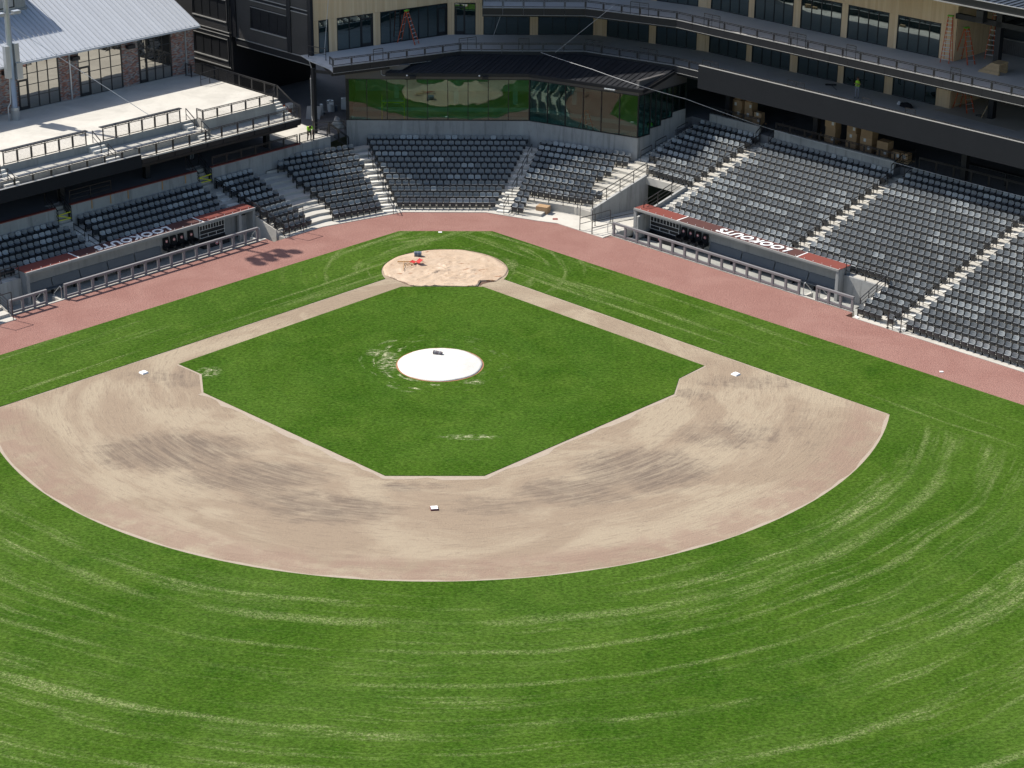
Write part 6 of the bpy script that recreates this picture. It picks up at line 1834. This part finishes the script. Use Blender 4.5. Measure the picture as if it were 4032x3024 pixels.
t = thing('white_panel', (-11.4, 27.6, 3.4), 'white board leaning against the clutter in the service yard', 'board'); m = MB(); m.hexa([Vector((-12.1, 27.2, 3.4)), Vector((-10.9, 27.1, 3.4)), Vector((-10.9, 27.15, 3.4)), Vector((-12.1, 27.25, 3.4)), Vector((-12.0, 27.7, 4.4)), Vector((-10.8, 27.6, 4.4)), Vector((-10.8, 27.65, 4.4)), Vector((-12.0, 27.75, 4.4))]); m.build('board', 'flashing', t)
t = thing('tool_pile', FL(-10.8, 30.5, 3.4), 'pile of blue and orange tool cases in the yard shade', 'tools')
for i in range(7):
    a, w = -11.4 + rnd2.uniform(0, 1.2), 30.0 + rnd2.uniform(0, 1.6); s = rnd2.uniform(.15, .3)
    m = MB(); m.box(FL, a - s, a + s, w - s, w + s, 3.4, 3.4 + rnd2.uniform(.25, .8)); m.build('case', ('drum_blue', 'ladder_orange', 'helmet_white', 'interior_wall')[i % 4], t)
t = thing('wrapped_bundle', (-9.3, 24.7, 3.4), 'pale wrapped bundle standing left of the glass club', 'bundle')
blob('wrap', t, (-9.25, 24.75, 3.62), (.5, .42, .62), 'concrete_wall', 9, 3, .7)
railing('black mesh railing at the stair left of the centre concrete wall', [Vector((-11.0, 22.6, 3.4)), Vector((-8.6, 23.4, 3.4))], 1.0, 1.3, 'two', 'black railings on the first base concourse')
railing('sloping black railing down the left end of the centre wall', [Vector((-9.9, 22.9, 3.4)), Vector((-8.2, 21.9, 2.45))], 1.0, 1.3, 'mesh', 'black railings on the first base concourse')


# ------------------------------------------------------------------ people
def person(loc, rz, label, joints, vest=True, trousers='cloth_grey', helmet=None, sleeve='cloth_black'):
    """joints: dict of local points; body grown with a Skin modifier from the pelvis."""
    J = {k: Vector(v) for k, v in joints.items()}
    names = list(J); idx = {n: i for i, n in enumerate(names)}
    R = dict(pelvis=.135, belly=.135, chest=.155, neck=.062, head=.098, crown=.085, hipL=.10, hipR=.10, kneeL=.066, kneeR=.066, ankL=.045, ankR=.045, toeL=.042, toeR=.042, shL=.075, shR=.075, elL=.048, elR=.048, wrL=.033, wrR=.033)
    E = [('pelvis', 'belly'), ('belly', 'chest'), ('chest', 'neck'), ('neck', 'head'), ('head', 'crown')]
    for s in 'LR': E += [('pelvis', 'hip' + s), ('hip' + s, 'knee' + s), ('knee' + s, 'ank' + s), ('ank' + s, 'toe' + s), ('chest', 'sh' + s), ('sh' + s, 'el' + s), ('el' + s, 'wr' + s)]
    pts = [J[n] for n in names]; rad = [R[n] for n in names]; edges = [(idx[a], idx[b]) for a, b in E]
    for s in 'LR':
        w = J['wr' + s]; d = (w - J['el' + s]).normalized(); side = d.cross(Vector((0, 0, 1))); side = side.normalized() if side.length > .1 else Vector((1, 0, 0))
        pi = len(pts); pts.append(w + d * .06); rad.append(.034); edges.append((idx['wr' + s], pi))
        for f, ln in ((-.032, .07), (-.011, .085), (.011, .08), (.032, .062)):
            b = len(pts); pts += [w + d * .105 + side * f, w + d * (.105 + ln * .55) + side * f + Vector((0, 0, -.004)), w + d * (.105 + ln) + side * f * .9 + Vector((0, 0, -.018))]
            rad += [.012, .0095, .008]; edges += [(pi, b), (b, b + 1), (b + 1, b + 2)]
        b = len(pts); pts += [w + d * .06 + side * .05, w + d * .10 + side * .065]; rad += [.013, .010]; edges += [(pi, b), (b, b + 1)]
    me = bpy.data.meshes.new('body'); me.from_pydata([tuple(p) for p in pts], edges, [])
    o = bpy.data.objects.new('body', me); COL.objects.link(o)
    sk = o.modifiers.new('skin', 'SKIN')
    for i, v in enumerate(me.skin_vertices[0].data):
        v.radius = (rad[i], rad[i] * (.78 if i < len(names) and names[i] in ('belly', 'chest', 'pelvis') else 1)); v.use_root = (i == idx['pelvis'])
    sb = o.modifiers.new('sub', 'SUBSURF'); sb.levels = 2; sb.render_levels = 2
    bpy.context.view_layer.update()
    nm = bpy.data.meshes.new_from_object(o.evaluated_get(bpy.context.evaluated_depsgraph_get()))
    bpy.data.objects.remove(o); bpy.data.meshes.remove(me)
    nm.name = 'body'; nm.materials.clear()
    for k in ('skin', trousers, sleeve, 'rubber_dark'): nm.materials.append(MAT[k])
    segs = []
    for a, b in E:
        k = 1 if a[:3] in ('hip', 'kne') or b[:3] == 'hip' else 3 if a[:3] == 'ank' else 2 if b in ('belly', 'chest') or a[:2] == 'sh' or b[:2] == 'sh' else 0
        segs.append((J[a], J[b], k))
    for p in nm.polygons:
        c = p.center; best = (9, 0)
        for a, b, k in segs:
            ab = b - a; t_ = max(0, min(1, (c - a).dot(ab) / max(ab.length_squared, 1e-6))); dd = (c - a - ab * t_).length
            if dd < best[0]: best = (dd, k)
        p.material_index = best[1]; p.use_smooth = True
    t = thing('person', loc, label, 'person', None, rz)
    link('body', nm, t)
    up = (J['crown'] - J['neck']).normalized(); hc = J['head'].lerp(J['crown'], .45)
    fw = Vector((0, -1, 0)); fw = (fw - up * fw.dot(up)).normalized(); sd = up.cross(fw)
    def ell(c, r, mat, name, zmin=-2.0):
        bm = bmesh.new(); bmesh.ops.create_uvsphere(bm, u_segments=16, v_segments=10, radius=1)
        bmesh.ops.delete(bm, geom=[v for v in bm.verts if v.co.z < zmin], context='VERTS')
        for v in bm.verts: v.co = c + sd * v.co.x * r[0] + fw * v.co.y * r[1] + up * v.co.z * r[2]
        m2 = bpy.data.meshes.new(name); bm.to_mesh(m2); bm.free(); m2.materials.append(MAT[mat]); m2.polygons.foreach_set('use_smooth', [True] * len(m2.polygons)); link(name, m2, t)
    if helmet: ell(hc + up * .015, (.118, .135, .125), helmet, 'helmet', -.05)
    else: ell(hc + up * .012 - fw * .014, (.104, .112, .112), 'hair_dark', 'hair', -.02)
    fc = J['head'].lerp(J['crown'], .25)
    ell(fc + fw * .10, (.014, .022, .018), 'skin', 'nose')
    for s in (-1, 1):
        ell(fc + fw * .088 + sd * .034 * s + up * .03, (.012, .008, .008), 'rubber_dark', 'eye'); ell(fc + sd * .098 * s, (.012, .02, .03), 'skin', 'ear')
    ell(fc + fw * .088 - up * .042, (.026, .008, .006), 'rust_red', 'mouth')
    if vest:
        m = MB(); n = 16; rows = []
        ax = [J['pelvis'].lerp(J['belly'], .2), J['belly'], J['belly'].lerp(J['chest'], .6), J['chest'].lerp(J['neck'], .25), J['chest'].lerp(J['neck'], .62)]
        rr = [(.185, .145), (.178, .14), (.195, .15), (.2, .14), (.13, .1)]
        for c, (rx, ry) in zip(ax, rr):
            u = (J['chest'] - J['pelvis']).normalized(); f = Vector((0, -1, 0)); f = (f - u * f.dot(u)).normalized(); s = u.cross(f)
            rows.append([c + s * math.cos(2 * math.pi * i / n) * rx + f * math.sin(2 * math.pi * i / n) * ry for i in range(n)])
        for a, b in zip(rows, rows[1:]):
            for i in range(n): m.quad(a[i], a[(i + 1) % n], b[(i + 1) % n], b[i])
        link('vest', m.mesh('vest', 'hi_vis', smooth=True), t)
        m = MB()
        a = [p.lerp(q, .1) for p, q in zip(rows[1], rows[2])]; b = [p.lerp(q, .4) for p, q in zip(rows[1], rows[2])]
        cc = J['belly'].lerp(J['chest'], .3)
        for i in range(n): m.quad(*[cc + (p - cc) * 1.015 for p in (a[i], a[(i + 1) % n], b[(i + 1) % n], b[i])])
        link('reflective_band', m.mesh('reflective_band', 'flashing'), t)
    return t
stand = dict(pelvis=(0, 0, .96), belly=(0, .01, 1.13), chest=(0, .01, 1.34), neck=(0, 0, 1.53), head=(0, -.02, 1.61), crown=(0, -.02, 1.72), hipL=(.10, 0, .9), kneeL=(.115, -.02, .5), ankL=(.12, .03, .09), toeL=(.13, -.12, .04), hipR=(-.10, 0, .9), kneeR=(-.115, -.02, .5), ankR=(-.12, .03, .09), toeR=(-.13, -.12, .04),
             shL=(.19, .01, 1.45), elL=(.235, .03, 1.17), wrL=(.22, -.06, .93), shR=(-.19, .01, 1.45), elR=(-.235, .03, 1.17), wrR=(-.22, -.06, .93))
look = dict(stand, head=(0, -.06, 1.60), crown=(0, -.09, 1.70), elL=(.26, -.04, 1.2), wrL=(.06, -.22, 1.12), elR=(-.24, -.06, 1.2), wrR=(-.03, -.24, 1.25))
bend = dict(pelvis=(0, .05, .86), belly=(0, -.04, 1.02), chest=(0, -.18, 1.16), neck=(0, -.32, 1.26), head=(0, -.40, 1.29), crown=(0, -.49, 1.33), hipL=(.10, .05, .82), kneeL=(.12, -.1, .46), ankL=(.13, .05, .09), toeL=(.14, -.1, .04), hipR=(-.10, .05, .82), kneeR=(-.12, -.04, .46), ankR=(-.13, .12, .09), toeR=(-.14, -.03, .04),
            shL=(.19, -.2, 1.24), elL=(.22, -.34, 1.02), wrL=(.17, -.46, .82), shR=(-.19, -.2, 1.24), elR=(-.22, -.34, 1.02), wrR=(-.17, -.46, .82))
person(FR(12.45, 32.4, FLOOR1 + .001), RZ_R + .35, 'person in lime vest and grey trousers looking down on the lower deck', look)
person(FL(-6.75, 22.75, 3.41), .3, 'person in lime top bending over at the concourse railing', bend, trousers='cloth_black', sleeve='hi_vis')
person(FL(3.3, 25.2, 3.401), .8, 'person in grey trousers standing in shade beneath the terrace', stand, vest=False)
person((16.35, 21.0, 3.62), -.1, 'person in lime vest standing inside the glass corner of the club', stand, trousers='cloth_black', helmet='helmet_white')


# ------------------------------------------------------------------ net cables
def rope(pts, label, r=.022, sag=0.0):
    pts = [Vector(p) for p in pts]; out = []
    for a, b in zip(pts, pts[1:]):
        for i in range(8):
            f = i / 8; q = a.lerp(b, f); q.z -= sag * 4 * f * (1 - f); out.append(q)
    out.append(pts[-1])
    t = thing('net_cable', pts[-1], label, 'cable', 'steel net cables')
    m = MB(); m.tube(out, r, 5); m.build('strand', 'cable_steel', t)
ROPES = []
rope([(-5.01, 31.04, 9.05), (-19.9, 25.0, 24.8)], 'thick pale cable running up left from the deck floor by the stepladder', .035)
rope([(-10.32, 25.89, 9.06), (-8.2, 21.9, 29.0)], 'near vertical pale cable rising from the small balcony at the wood corner')
rope([(3.48, 31.57, 9.05), (8.27, 23.57, 25.0)], 'pale cable rising from the middle of the lower deck')
rope([(8.74, 26.34, 9.45), (13.38, 24.36, 13.9)], 'pale cable slanting from the lower deck railing to the upper deck railing', .014)
rope([(7.49, 25.34, 9.7), (11.44, 20.1, 9.7), (14.98, 16.74, 9.3), (18.72, 16.86, 8.2), (25.5, 17.77, 5.56), (34.13, 9.14, 5.42), (42.08, 1.2, 5.36), (50, -6.7, 5.3)], 'long pale net cable over the black roof and along the third base seats', .017, .03)
rope([(-33.1, 14.13, 14.35), (-22.55, 11.96, 7.94)], 'pale cable from the light pole down to the terrace railing', .022)
